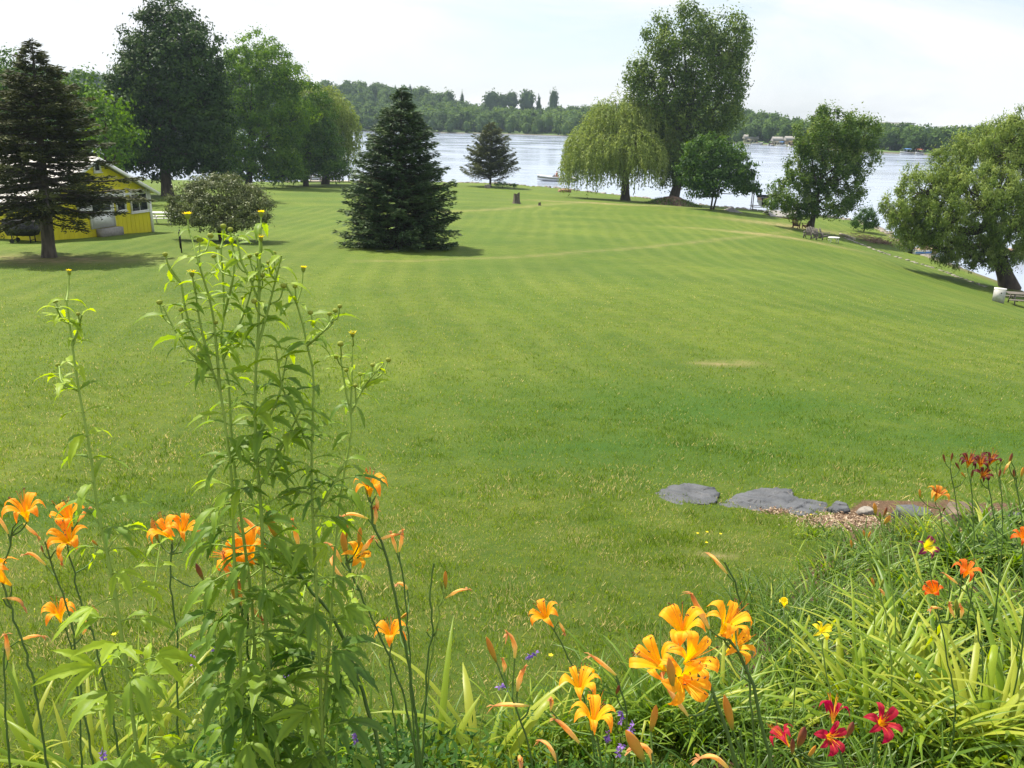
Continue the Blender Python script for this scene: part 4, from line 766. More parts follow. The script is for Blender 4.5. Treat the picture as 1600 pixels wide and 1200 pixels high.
# ------------------------------------------------------------ foreground plants
def petal_mat(name, stops, trans=.4):
    return foliage(name, stops, trans, .55, 60, spec=.2, namp=.11)
M['orange'] = petal_mat('orange_petals', [(0, (.80, .60, .02)), (.35, (.92, .44, .014)), (.7, (.92, .37, .014)), (1, (.90, .34, .03))])
M['gold'] = petal_mat('golden_orange_petals', [(0, (.86, .66, .02)), (.4, (.93, .54, .018)), (.75, (.93, .42, .016)), (1, (.92, .42, .04))])
M['flame'] = petal_mat('flame_petals', [(0, (.85, .5, .03)), (.35, (.85, .25, .02)), (1, (.62, .09, .015))])
M['redp'] = petal_mat('red_petals', [(0, (.85, .6, .04)), (.22, (.8, .4, .03)), (.32, (.42, .02, .03)), (1, (.40, .015, .045))])
M['maroon'] = petal_mat('maroon_petals', [(0, (.6, .45, .03)), (.35, (.35, .10, .02)), (.5, (.10, .012, .012)), (1, (.07, .01, .012))], .25)
M['purple'] = petal_mat('purple_petals', [(0, (.85, .75, .03)), (.52, (.85, .72, .05)), (.66, (.2, .02, .07)), (1, (.15, .02, .08))])
M['bronze'] = petal_mat('bronze_petals', [(0, (.75, .5, .04)), (.4, (.3, .07, .02)), (.7, (.7, .28, .03)), (1, (.85, .5, .08))])
M['yel'] = petal_mat('yellow_petals', [(0, (.85, .7, .03)), (1, (.9, .72, .03))])
M['bud_o'] = petal_mat('orange_bud', [(0, (.22, .28, .04)), (.35, (.55, .36, .05)), (1, (.62, .26, .04))], .2)
M['bud_g'] = petal_mat('green_bud', [(0, (.12, .22, .03)), (1, (.32, .36, .05))], .2)
M['bud_m'] = petal_mat('maroon_bud', [(0, (.2, .26, .04)), (.4, (.32, .14, .04)), (1, (.14, .03, .03))], .2)
M['wilt'] = petal_mat('withered_petals', [(0, (.66, .62, .16)), (.4, (.88, .70, .28)), (.75, (.86, .52, .15)), (1, (.52, .26, .10))], .4)
M['stem'] = foliage('scape_stem', [(0, (.05, .09, .02)), (1, (.10, .19, .035))], 0, .5, 30)
M['stem_l'] = foliage('pale_stem', [(0, (.13, .21, .035)), (1, (.25, .36, .06))], 0, .5, 30)
M['stamen'] = petal_mat('stamens', [(0, (.85, .5, .05)), (.85, (.8, .25, .02)), (1, (.12, .05, .02))], .2)
M['tall_leaf'] = foliage('coneflower_leaf', [(0, (.03, .085, .014)), (.4, (.09, .185, .028)), (.75, (.20, .32, .035)), (1, (.33, .46, .035))], .48, .5, 3.5, spec=.32, namp=.1)
M['blade'] = foliage('daylily_leaf', [(0, (.035, .09, .008)), (.5, (.12, .22, .016)), (.85, (.27, .37, .025)), (1, (.38, .42, .05))], .45, .42, 3, spec=.45, namp=.08)
M['weed'] = foliage('weed_leaf', [(0, (.02, .06, .012)), (.5, (.05, .13, .02)), (1, (.11, .22, .03))], .4, .5, 3, namp=.1)
M['vetch'] = petal_mat('violet_petals', [(0, (.16, .09, .36)), (1, (.40, .24, .62))], .3)
def frame(ax):
    ax = norm(np.asarray(ax, float)); h = np.cross(ax, [.21, .37, .9]) if abs(ax[2]) < .93 else np.cross(ax, [1, .1, 0]); h = norm(h); return h, np.cross(ax, h), ax
def flower(parent, c, ax, rad, mat, r, openness=1.0, stam=True, throat=1.0, name='flower', ruffle=.05):
    """six recurved petals round a funnel throat"""
    c = np.asarray(c, float); h, v, ax = frame(ax); mb = MB(); ph = r.uniform(0, 6.28); s = rad/.062
    for k in range(6):
        az = ph+k*math.pi/3+r.normal()*.07; inner = k % 2; wk = (1.0 if inner else .68)*r.uniform(.9, 1.1); rc = r.uniform(.75, 1.35); dl = 0 if inner else -.0025
        op = openness*r.uniform(.88, 1.1); m = 10; t_ = np.linspace(0, 1, m)
        rr = np.interp(t_, [0, .25, .5, .72, .88, 1], [.003, .011, .026, .047*op, .060*op, .066*op]); hh = np.interp(t_, [0, .25, .5, .72, .88, 1], [-.032*throat, .004, .032, .048, .046-.010*rc*op, .036-.022*rc*op])+(1-op)*.03*t_+dl
        w_ = np.interp(t_, [0, .2, .45, .68, .86, 1], [.002, .006, .0135, .0165, .011, .0012])*wk; tw_ = r.normal()*.25; G = []
        for i in range(m):
            row = []
            for j, q in enumerate((-1, -.6, -.15, 0, .15, .6, 1)):
                sd_ = w_[i]*q; cup = (abs(q)**1.6)*w_[i]*(.55-.7*t_[i])+ruffle*w_[i]*math.sin(t_[i]*17+q*3+k*2)*abs(q)*t_[i]*4; mid = -.0018 if abs(q) < .1 else 0
                a_ = az+tw_*t_[i]**2; rd = h*math.cos(a_)+v*math.sin(a_); sv = -h*math.sin(a_)+v*math.cos(a_)
                row.append(c+s*(rd*rr[i]+ax*(hh[i]+cup*.8+mid)+sv*sd_))
            G.append(row)
        mb.grid(np.array(G), np.clip(t_[:, None]+np.array([.06, .04, -.05, -.30 if inner else -.15, -.05, .04, .06])[None]*np.clip(t_[:, None]*3, 0, 1), 0, 1))
    o = mb.build(name, M[mat], parent, smooth=True)
    if stam:
        mb = MB()
        for k in range(7):
            az = r.uniform(0, 6.28); rd = h*math.cos(az)+v*math.sin(az); q = r.uniform(.008, .022)
            p = [c+s*(ax*.0+rd*.002), c+s*(ax*.035+rd*q*.5), c+s*(ax*.062+rd*q), c+s*(ax*(.078+r.uniform(0, .01))+rd*q*1.5)]; mb.tube(p, np.array([.0009, .0008, .0007, .0006])*s, 4, a=[0, .3, .6, .8], cap=False); mb.tube([p[-1]-rd*.003*s, p[-1]+rd*.004*s], .0014*s, 4, a=1.)
        mb.build('stamens', M['stamen'], o)
    return o
def bud(parent, p, ax, ln, wd, mat, name='bud'):
    h, v, ax = frame(ax); p = np.asarray(p, float); mb = MB(); n = 9; t_ = np.linspace(0, 1, 10); w_ = wd/2*np.interp(t_, [0, .08, .3, .6, .85, 1], [.28, .45, .8, 1, .7, .05]); G = []
    for i in range(10):
        G.append([p+ax*ln*t_[i]+(h*math.cos(a)+v*math.sin(a))*w_[i]*(1+.16*math.cos(3*a)) for a in np.linspace(0, 2*math.pi, 13)])
    mb.grid(np.array(G), np.repeat(t_[:, None], 13, 1)); return mb.build(name, M[mat], parent, smooth=True)
def wilt(parent, p, ax, ln, r, curl=1.0, wd=.011):
    """collapsed bloom: a twisted limp tube bending over at the tip"""
    h, v, ax = frame(ax); p = np.asarray(p, float); az = r.uniform(0, 6.28); sd_ = h*math.cos(az)+v*math.sin(az); sd_ = norm(sd_*[1, 1, .2]); mb = MB(); m = 12; t_ = np.linspace(0, 1, m); P = []; q = p.copy(); d_ = ax.copy()
    for i in range(m):
        P.append(q.copy()); bend = curl*(.05+.5*max(0, t_[i]-.38)); d_ = norm(d_+sd_*bend*.45+np.array([0, 0, -.42*bend])); q = q+d_*ln/(m-1)
    P = np.array(P); w_ = wd/2*np.interp(t_, [0, .15, .45, .6, .85, 1], [.4, .55, 1.0, .85, .75, .35])
    T = norm(np.gradient(P, axis=0)); G = []
    for i in range(m):
        a1 = norm(np.cross(T[i], [.3, .5, .8])); a2 = np.cross(T[i], a1)
        G.append([P[i]+(a1*math.cos(a)+a2*math.sin(a)*.75)*w_[i]*(1+.28*math.cos(3*a+t_[i]*5)+.12*math.cos(5*a-t_[i]*9)) for a in np.linspace(0, 2*math.pi, 13)])
    mb.grid(np.array(G), np.repeat(t_[:, None], 13, 1))
    for k in range(4):
        e_ = P[-1]; dd = norm(T[-1]+r.normal(size=3)*.6); sv = norm(np.cross(dd, [0, .3, 1])); l_ = ln*r.uniform(.15, .28)
        mb.grid(np.array([[e_-sv*.002, e_+sv*.002], [e_+dd*l_*.5-sv*.004, e_+dd*l_*.5+sv*.003], [e_+dd*l_+[0, 0, -l_*.4]-sv*.001, e_+dd*l_+[0, 0, -l_*.4]+sv*.001]]), 1.)
    return mb.build('withered_flower', M['wilt'], parent, smooth=True)
def spline(pts, n):
    P = np.asarray(pts, float); m = len(P)
    if m == 2: t = np.linspace(0, 1, n)[:, None]; return P[0]*(1-t)+P[1]*t
    s = np.concatenate([[0], np.cumsum(np.linalg.norm(np.diff(P, axis=0), axis=1))]); tt = np.linspace(0, s[-1], n); T = np.gradient(P, s, axis=0); out = []
    for t in tt:
        i = min(int(np.searchsorted(s, t, 'right'))-1, m-2); hh = s[i+1]-s[i]; u = (t-s[i])/hh
        out.append((2*u**3-3*u**2+1)*P[i]+(u**3-2*u**2+u)*hh*T[i]+(-2*u**3+3*u**2)*P[i+1]+(u**3-u**2)*hh*T[i+1])
    return np.array(out)
def ribbon(mb, P, w, side, fold=.25, a=.5):
    P = np.asarray(P); T = norm(np.gradient(P, axis=0)); S_ = norm(side-(T*side).sum(1)[:, None]*T); Nn = np.cross(S_, T); w = np.asarray(w)[:, None]
    G = np.stack([P-S_*w/2+Nn*w*fold, P, P+S_*w/2+Nn*w*fold], 1); mb.grid(G, a if np.ndim(a) == 0 else np.repeat(np.asarray(a)[:, None], 3, 1))
def blade(mb, p, az, ln, wd, arch, r, a, up=1.0):
    m = 10; d_ = norm(np.array([math.cos(az)*.35/up, math.sin(az)*.35/up, 1.])); o_ = np.array([math.cos(az), math.sin(az), 0]); P = []; q = np.asarray(p, float).copy()
    kink = r.random() < .12; kp = r.uniform(.4, .75)
    for i in range(m):
        P.append(q.copy()); t_ = i/(m-1); d_ = norm(d_+o_*arch*.10+np.array([0, 0, -arch*(.0+.20*t_)])); q = q+d_*ln/(m-1)
        if kink and abs(t_-kp) < .06: d_ = norm(d_+[0, 0, -1.6])
    t_ = np.linspace(0, 1, m); ribbon(mb, P, wd*np.interp(t_, [0, .12, .5, .8, 1], [.55, .9, 1, .65, .04]), np.array([-math.sin(az), math.cos(az), .12*r.normal()]), .22, np.clip(a+.1*(t_-.4), 0, 1))
def tuft(name, label, base, n, ln, wd, seed, hue=.45, arch=(.6, 1.6), az0=None, spread=6.28, rad=.07, cat='plant', group=None, mat='blade', z_off=0, up=1.0):
    r = np.random.default_rng(seed); b_ = np.asarray(base, float); t_ = thing(name, label, cat, b_, group); mb = MB()
    for k in range(n):
        az = (az0 if az0 is not None else 0)+r.uniform(-.5, .5)*spread; q = b_+np.array([r.normal()*rad, r.normal()*rad*.7, -.02]); blade(mb, q, az, ln*r.uniform(.55, 1.15), wd*r.uniform(.6, 1.25), r.uniform(*arch), r, np.clip(hue+r.normal()*.17, 0, .95) if r.random() > .05 else 1., up)
    mb.build('foliage', M[mat], t_, smooth=True); return t_

def scape(label, path, D, items, seed, mat='stem', rad=.0027, name='daylily', group=None, Dtop=None, tuftn=0, pet='orange', hue=.6, kinks=.0015, root=None, t_=None, br=.0026):
    """path: pixels head -> foot (foot may be below the frame); items: (kind, px, py, dD, args) joined to the nearest point of the stalk"""
    r = np.random.default_rng(seed); Dt = Dtop if Dtop is not None else D; n = len(path)
    pts = [atD(x, y, Dt+(D-Dt)*i/max(1, n-1)) for i, (x, y) in enumerate(path)]; ft = pts[-1].copy()
    if root is None:
        gzv = gz(ft[0], ft[1]); dz = ft[2]-gzv; dr = norm(pts[-1]-pts[-2])
        if dz > 0:
            end = np.array([ft[0]+dr[0]*dz*.35, ft[1]+dr[1]*dz*.35+.02, 0]); end[2] = gz(end[0], end[1])-.02; pts.append(end)
        else: end = np.array([ft[0], ft[1], gzv])
    if t_ is None: t_ = thing(name, label, 'flower' if name != 'coneflower' else 'plant', end, group)
    P = spline(pts, max(16, 5*len(pts))); P[1:-1] += r.normal(size=(len(P)-2, 3))*kinks
    mb = MB(); mb.tube(P, np.linspace(rad*.8, rad*1.3, len(P)), 7, a=np.clip(.4+r.normal(size=len(P))*.12, 0, 1))
    for k in range(2, len(P)-3, 5):       # small bracts at the nodes
        d_ = norm(P[k-1]-P[k]+r.normal(size=3)*.006); mb.leaves(P[k][None], d_[None], r.normal(size=(1, 3)), r.uniform(.008, .018), .004, .8)
    for it in items:
        kd, px, py = it[:3]; dD = it[3] if len(it) > 3 else 0; arg = it[4] if len(it) > 4 else {}; c = atD(px, py, Dt+dD); sc = arg.get('s', 1)
        ax = arg.get('ax'); 
        if ax is None: ax = np.array([r.normal()*.35, -.25+r.normal()*.3, 1.])
        ax = norm(np.asarray(ax, float)); foot = {'f': -.032*arg.get('r', .055)/.062, 'b': 0, 'w': 0}[kd]; c0 = c+ax*foot
        if kd in 'bw': ln = arg.get('l', .06); c0 = c-ax*ln*.5
        dist = np.linalg.norm(P-c0, axis=1)+np.where(P[:, 2] > c0[2]-.012, .5, 0); j = int(np.argmin(dist)); a0 = P[j]
        if np.linalg.norm(a0-c0) > .004:
            mid = (a0+c0)/2+(c0-a0)@np.array([0, 0, 1])*.0*ax-ax*.12*np.linalg.norm(c0-a0)+np.array([0, 0, -.05*np.linalg.norm(c0-a0)]); mb.tube(spline([a0, mid, c0], 7), np.linspace(br*.95, br*.7, 7), 5, a=.6)
        if kd == 'f': flower(t_, c, ax, arg.get('r', .055), arg.get('m', pet), r, arg.get('o', 1.), arg.get('st', True))
        elif kd == 'b': bud(t_, c0, ax, ln, arg.get('w', ln*.24), arg.get('m', 'bud_o'))
        else: wilt(t_, c0, ax, ln, r, arg.get('c', 1.), arg.get('w', .011))
    mb.build('stem', M[mat], t_, smooth=True)
    return t_
GS = 'orange daylilies on tall bare stalks'
UP = (0, -.1, 1); LF = (-.5, -.3, .8); RT = (.5, -.3, .8)
# --- left group
scape('orange daylily at the left edge, its large bloom the highest on that side', [(30, 812), (19, 830), (13, 862), (4, 892), (20, 960), (37, 1009), (56, 1087), (75, 1200)], 2.1, [('f', 40, 803, 0, {'r': 0.0484, 'ax': (.1, -.25, 1)}), ('w', 48, 828, .02, {'l': .05, 'ax': (.5, 0, -.6)}), ('w', 5, 815, 0, {'l': .07, 'ax': (-.2, 0, 1)}), ('f', 4, 905, 0, {'r': .05, 'ax': (-.5, -.2, .7)}), ('w', 25, 932, 0, {'l': .07, 'ax': (1, 0, .2), 'c': 1.6})], 101, Dtop=2.1, group=GS)
scape('double stalk daylily with two stacked orange blooms and withered flowers beside them', [(100, 842), (112, 880), (119, 919), (139, 975), (150, 1010), (165, 1069), (191, 1200)], 2.3, [('f', 108, 812, 0, {'r': 0.0484, 'ax': (-.1, -.3, 1)}), ('f', 107, 845, -.04, {'r': .05, 'ax': (.1, -.5, .8)}), ('w', 128, 805, 0, {'l': .05, 'ax': (.4, 0, .6)}), ('w', 139, 962, 0, {'l': .055, 'ax': (.5, 0, 1), 'c': .2}), ('b', 148, 848, .1, {'l': .03})], 102, group=GS)
scape('daylily stalk with only withered hanging blooms beside the stacked blooms', [(70, 846), (79, 874), (94, 919), (112, 975), (118, 1020), (124, 1061), (146, 1200)], 2.25, [('w', 58, 868, 0, {'l': .07, 'ax': (-.5, 0, .8), 'c': 1.7}), ('w', 94, 868, 0, {'l': .045, 'ax': (.1, 0, -1), 'c': .1}), ('b', 66, 858, 0, {'l': .022, 'm': 'bud_m'})], 103, group=GS)
scape('daylily with a single flat open bloom low on the left below the stacked blooms', [(100, 975), (110, 1010), (118, 1060), (124, 1120), (128, 1200)], 2.45, [('f', 93, 962, 0, {'r': .048, 'ax': (.05, -.1, 1)}), ('w', 131, 985, 0, {'l': .03, 'ax': (.3, 0, 1)})], 104, group=GS)
scape('daylily stalk with withered orange bloom arching right at the lower left edge', [(8, 1000), (6, 1040), (10, 1120), (16, 1200)], 2.2, [('w', 12, 1010, 0, {'l': .085, 'ax': (.15, 0, 1), 'c': .3, 'w': .013}), ('w', 45, 994, 0, {'l': .06, 'ax': (1, 0, .5), 'c': .9})], 105, group=GS)
scape('daylily cluster of orange blooms between the thin left stem and the tall leafy plants', [(268, 850), (266, 880), (268, 930), (275, 975), (277, 1080), (279, 1200)], 2.2, [('f', 262, 834, 0, {'r': .045, 'ax': (-.3, -.3, 1)}), ('f', 285, 830, .03, {'r': .043, 'ax': (.3, -.25, 1)}), ('w', 309, 828, .02, {'l': .055, 'ax': (.1, 0, 1), 'c': .2}), ('b', 242, 828, 0, {'l': .062, 'ax': (-.15, 0, 1)}), ('b', 312, 893, -.1, {'l': .05, 'm': 'bud_m', 'ax': (-.3, 0, 1)})], 106, group=GS)
# --- centre group
scape('leaning daylily with a big orange bloom against the tall leafy stems', [(410, 845), (433, 862), (483, 917), (521, 967), (545, 1020), (562, 1070), (600, 1200)], 1.75, [('f', 392, 862, 0, {'r': .05, 'ax': (-.35, -.3, 1)}), ('f', 372, 872, -.02, {'r': .042, 'ax': (-.8, -.3, .5)}), ('w', 398, 824, 0, {'l': .06, 'ax': (-.6, 0, .8), 'c': .2}), ('b', 425, 820, 0, {'l': .07, 'ax': (-.25, 0, 1)}), ('b', 440, 850, 0, {'l': .045, 'ax': (-.1, 0, 1), 'm': 'bud_g'}), ('w', 464, 838, .02, {'l': .075, 'ax': (-.05, 0, 1), 'c': .3})], 107, group=GS, rad=.004)
scape('daylily stalk of long drooping withered blooms in front of the big orange bloom', [(374, 945), (384, 967), (388, 1010), (392, 1075), (429, 1200)], 1.7, [('w', 356, 895, 0, {'l': .08, 'ax': (-.2, 0, 1), 'c': .2}), ('w', 374, 930, 0, {'l': .065, 'ax': (.0, 0, 1), 'c': .2}), ('b', 368, 926, -.02, {'l': .06, 'ax': (-.15, 0, 1)}), ('w', 398, 955, 0, {'l': .045, 'ax': (.6, 0, -.8), 'c': .1})], 108, group=GS)
scape('tallest daylily in the middle with one upright bloom and a bud above it', [(580, 790), (583, 820), (596, 846), (612, 908), (625, 970), (637, 1033), (648, 1110), (658, 1200)], 2.2, [('f', 578, 764, 0, {'r': .045, 'ax': (.05, -.1, 1)}), ('b', 573, 752, .0, {'l': .08, 'ax': (0, 0, 1), 'w': .014}), ('w', 556, 800, 0, {'l': .075, 'ax': (-.8, 0, .5), 'c': 1.5}), ('w', 589, 786, 0, {'l': .04, 'ax': (.1, 0, -1), 'c': .1}), ('w', 588, 806, 0, {'l': .05, 'ax': (.2, 0, 1)}), ('w', 606, 838, 0, {'l': .07, 'ax': (1, 0, .4), 'c': .3})], 109, group=GS, rad=.004)
scape('daylily with a bunch of pale buds and withered blooms beside the tall leafy stems', [(540, 880), (550, 900), (576, 955), (604, 1017), (625, 1070), (637, 1117), (654, 1200)], 2.0, [('b', 538, 850, 0, {'l': .065, 'ax': (-.1, 0, 1), 'w': .016}), ('w', 527, 862, 0, {'l': .06, 'ax': (-.3, 0, 1)}), ('f', 556, 868, .02, {'r': .034, 'ax': (.5, -.5, .6), 'm': 'gold'}), ('w', 572, 853, 0, {'l': .06, 'ax': (.5, 0, .9), 'c': .3}), ('b', 562, 838, 0, {'l': .05, 'ax': (.1, 0, 1)}), ('b', 541, 828, 0, {'l': .045, 'ax': (.0, 0, 1)}), ('w', 524, 892, 0, {'l': .08, 'ax': (-.6, 0, .7), 'c': 2.2})], 110, group=GS)
scape('daylily stalk with split withered bloom right of the tallest daylily', [(622, 868), (626, 880), (632, 920), (638, 980), (642, 1080), (650, 1200)], 2.25, [('w', 616, 848, 0, {'l': .06, 'ax': (-.2, 0, 1), 'c': .2}), ('w', 627, 846, 0, {'l': .065, 'ax': (.2, 0, 1), 'c': .2}), ('b', 631, 962, .1, {'l': .035}), ('w', 632, 912, .05, {'l': .04, 'ax': (-.4, 0, 1), 'c': 2})], 111, group=GS)
scape('daylily with one low orange bloom facing up right of the leafy stems', [(612, 1008), (609, 1030), (612, 1080), (618, 1140), (624, 1200)], 2.5, [('f', 611, 994, 0, {'r': .05, 'ax': (.0, -.15, 1)})], 112, group=GS)
scape('slender pale stalked daylily with one upright bud, rightmost of the middle stalks', [(694, 925), (688, 945), (681, 990), (672, 1040), (664, 1120), (656, 1200)], 2.3, [('b', 696, 906, 0, {'l': .058, 'ax': (0, 0, 1), 'w': .012}), ('b', 690, 915, 0, {'l': .03, 'ax': (-.1, 0, 1), 'm': 'bud_g'}), ('w', 711, 924, 0, {'l': .07, 'ax': (.8, 0, .7), 'c': .7})], 113, group=GS, mat='stem_l')
scape('bare forked daylily stalk with its flowers dropped, right of the middle stalks', [(678, 880), (672, 925), (676, 985), (668, 1030), (665, 1100), (660, 1200)], 2.3, [('b', 683, 985, 0, {'l': .012}), ('b', 668, 985, 0, {'l': .012})], 114, rad=.003, group=GS)
scape('orange daylily standing alone over the lawn left of the large cluster', [(866, 985), (880, 1010), (895, 1040), (910, 1085), (922, 1130), (930, 1200)], 2.55, [('f', 853, 965, 0, {'r': .05, 'ax': (-.35, -.3, .9)}), ('w', 878, 980, 0, {'l': .045, 'ax': (.4, 0, -.8), 'c': .1})], 115, group=GS)
scape('daylily with a brown bud and twisted yellow withered blooms at the lower middle', [(800, 1090), (812, 1120), (822, 1150), (832, 1200)], 1.9, [('b', 768, 1015, .05, {'l': .075, 'ax': (-.35, 0, 1), 'w': .014}), ('w', 806, 1008, 0, {'l': .07, 'ax': (.05, 0, 1), 'c': 1.2, 'w': .012}), ('w', 810, 1062, 0, {'l': .062, 'ax': (.05, 0, 1), 'c': .9, 'w': .013}), ('w', 800, 1100, 0, {'l': .08, 'ax': (-1, 0, .1), 'c': .3, 'w': .013}), ('w', 789, 1040, .02, {'l': .035, 'ax': (.1, 0, 1)})], 116, group=GS)
scape('daylily with an open yellow orange bloom in profile beside the vetch', [(912, 1098), (918, 1110), (926, 1150), (936, 1200)], 2.0, [('f', 906, 1076, 0, {'r': .05, 'ax': (-.05, -.05, 1), 'm': 'gold'}), ('w', 862, 1095, .05, {'l': .06, 'ax': (.05, 0, 1), 'c': 1.4})], 117, group=GS)
scape('daylily with an open yellow orange bloom lowest of the profile blooms', [(933, 1150), (936, 1165), (942, 1200)], 1.85, [('f', 927, 1126, 0, {'r': .05, 'ax': (.05, -.08, 1), 'm': 'gold'}), ('w', 889, 1140, 0, {'l': .085, 'ax': (-.6, 0, .9), 'c': .4, 'w': .015})], 118, group=GS)
scape('daylily stalk with a withered bloom pointing left of the large cluster', [(962, 1060), (975, 1090), (980, 1130), (985, 1200)], 2.0, [('w', 944, 1038, 0, {'l': .085, 'ax': (-.7, 0, .7), 'c': .3, 'w': .013}), ('b', 965, 1078, 0, {'l': .035, 'm': 'bud_m'})], 119, group=GS)
scape('large daylily cluster with the biggest orange blooms at the lower right of the middle', [(1085, 1030), (1100, 1048), (1118, 1090), (1135, 1142), (1150, 1200)], 1.45, [('f', 1066, 985, 0, {'r': 0.0448, 'ax': (-.2, -.3, 1), 'm': 'gold'}), ('f', 1030, 1038, -.05, {'r': 0.0440, 'ax': (-.6, -.3, .8), 'm': 'gold'}), ('f', 1078, 1032, -.08, {'r': 0.0440, 'ax': (.2, -.6, .7), 'm': 'gold'}), ('f', 1066, 1062, -.12, {'r': 0.0413, 'ax': (.1, -.7, .4), 'm': 'gold'}), ('b', 1048, 1050, -.16, {'l': .055, 'ax': (-.2, 0, 1), 'w': .013}), ('w', 1055, 1092, -.1, {'l': .08, 'ax': (-.5, 0, .7), 'c': 2.0})], 120, group=GS, rad=.004)
scape('daylily with a wide orange bloom at the right of the large cluster', [(1140, 1000), (1160, 1030), (1172, 1060), (1188, 1120), (1205, 1200)], 1.6, [('f', 1134, 978, 0, {'r': 0.0464, 'ax': (.25, -.3, 1), 'm': 'gold'}), ('f', 1145, 1012, .03, {'r': 0.0387, 'ax': (.4, -.4, .8), 'm': 'gold'}), ('w', 1094, 956, 0, {'l': .085, 'ax': (-.55, 0, 1), 'c': .15, 'w': .014}), ('b', 1150, 960, .03, {'l': .04, 'ax': (0, 0, 1)})], 121, group=GS, rad=.0038)
scape('tall daylily stalk topped by an arched withered bloom behind the large cluster', [(1132, 878), (1145, 900), (1152, 925), (1162, 960), (1163, 1005), (1172, 1080), (1182, 1200)], 1.95, [('w', 1124, 880, 0, {'l': .07, 'ax': (-.6, 0, .8), 'c': 2.3}), ('b', 1166, 930, 0, {'l': .04, 'ax': (.2, 0, 1), 'm': 'bud_g', 'w': .005})], 122, group=GS)
scape('daylily with a long tan bud standing right below the large cluster', [(1155, 1140), (1160, 1165), (1166, 1200)], 1.5, [('b', 1138, 1113, 0, {'l': .08, 'ax': (-.3, 0, 1), 'w': .015}), ('w', 1128, 1182, -.05, {'l': .07, 'ax': (-.4, 0, .8), 'c': 2.2})], 123, group=GS)
scape('daylily with fat tan buds at the bottom edge below the large cluster', [(1020, 1190), (1030, 1230)], 1.35, [('b', 992, 1165, 0, {'l': .07, 'ax': (-.55, 0, 1), 'w': .018}), ('b', 1021, 1122, .05, {'l': .055, 'ax': (.1, 0, 1), 'w': .012}), ('w', 1018, 1168, .05, {'l': .07, 'ax': (-.1, 0, .8), 'c': 2.2})], 124, group=GS)
scape('daylily stalk with limp pale withered blooms at the bottom edge left of the vetch', [(870, 1175), (880, 1230)], 1.7, [('w', 812, 1182, 0, {'l': .06, 'ax': (-.1, 0, 1), 'c': 2.2}), ('w', 866, 1172, 0, {'l': .065, 'ax': (-.2, 0, 1), 'c': 2.2})], 125, group=GS)
# --- right bed
GR = 'smaller daylilies of the flower bed'
scape('deep red daylily with several open blooms at the bottom edge of the bed', [(1310, 1165), (1318, 1200)], 1.9, [('f', 1296, 1152, 0, {'r': .038, 'ax': (0, -.75, .6)}), ('f', 1226, 1156, 0, {'r': .034, 'ax': (-.5, .3, .7)}), ('f', 1302, 1118, .05, {'r': .036, 'ax': (.2, .6, .5)}), ('b', 1252, 1152, -.02, {'l': .06, 'm': 'bud_m', 'ax': (.15, 0, 1), 'w': .018}), ('b', 1238, 1166, -.04, {'l': .045, 'm': 'bud_m', 'ax': (-.1, 0, 1)}), ('b', 1328, 1140, 0, {'l': .045, 'm': 'bud_m', 'ax': (.2, 0, 1), 'w': .014}), ('b', 1268, 1175, 0, {'l': .04, 'm': 'bud_o', 'ax': (.4, 0, 1)})], 130, pet='redp', group=GR)
scape('deep red daylily with one open bloom right of the red cluster', [(1372, 1145), (1366, 1170), (1362, 1200)], 1.95, [('f', 1377, 1130, 0, {'r': .042, 'ax': (.0, -.65, .8)})], 131, pet='redp', group=GR)
scape('flame orange daylily with a half open bloom in the middle of the bed', [(1463, 945), (1470, 975), (1478, 1020), (1490, 1080)], 2.7, [('f', 1460, 925, 0, {'r': .042, 'ax': (-.5, -.35, .7), 'o': .7}), ('w', 1462, 948, 0, {'l': .05, 'ax': (-.6, 0, .2)}), ('w', 1486, 955, -.03, {'l': .06, 'ax': (-.6, 0, .9)}), ('b', 1494, 948, -.03, {'l': .06, 'm': 'bud_g', 'ax': (-.2, 0, 1), 'w': .014}), ('w', 1504, 955, -.02, {'l': .055, 'ax': (.0, 0, 1)})], 132, pet='flame', group=GR)
scape('flame orange daylily with a wide open bloom behind the half open one', [(1510, 915), (1518, 940), (1528, 985), (1535, 1040)], 2.95, [('f', 1509, 895, 0, {'r': .045, 'ax': (0, -.2, 1)}), ('w', 1488, 905, 0, {'l': .06, 'ax': (-.6, 0, .5)})], 133, pet='flame', group=GR)
scape('purple edged yellow daylily facing the camera in the middle of the bed', [(1450, 868), (1455, 900), (1462, 960)], 3.25, [('f', 1447, 855, 0, {'r': .042, 'ax': (.0, -.85, .7), 'st': False})], 134, pet='purple', group=GR)
scape('ruffled bronze and gold daylily near the rocks at the top of the bed', [(1468, 795), (1474, 830), (1480, 880), (1484, 930)], 3.7, [('f', 1464, 776, 0, {'r': 0.0484, 'ax': (.1, -.2, 1)}), ('b', 1437, 771, 0, {'l': .045, 'ax': (-.2, 0, 1)}), ('b', 1475, 796, 0, {'l': .035, 'm': 'bud_m'})], 135, pet='bronze', group=GR)
scape('yellow budded daylily stalk in front of the mulch beside the slate rocks', [(1375, 812), (1382, 845), (1390, 900), (1398, 960)], 3.3, [('b', 1367, 795, 0, {'l': .055, 'ax': (-.25, 0, 1), 'w': .016}), ('b', 1383, 800, 0, {'l': .045, 'ax': (.2, 0, 1), 'm': 'bud_m'}), ('b', 1386, 812, 0, {'l': .045, 'ax': (.4, 0, .8), 'w': .018}), ('b', 1375, 806, -.03, {'l': .04, 'm': 'bud_g'})], 136, pet='yel', group=GR, mat='stem_l')
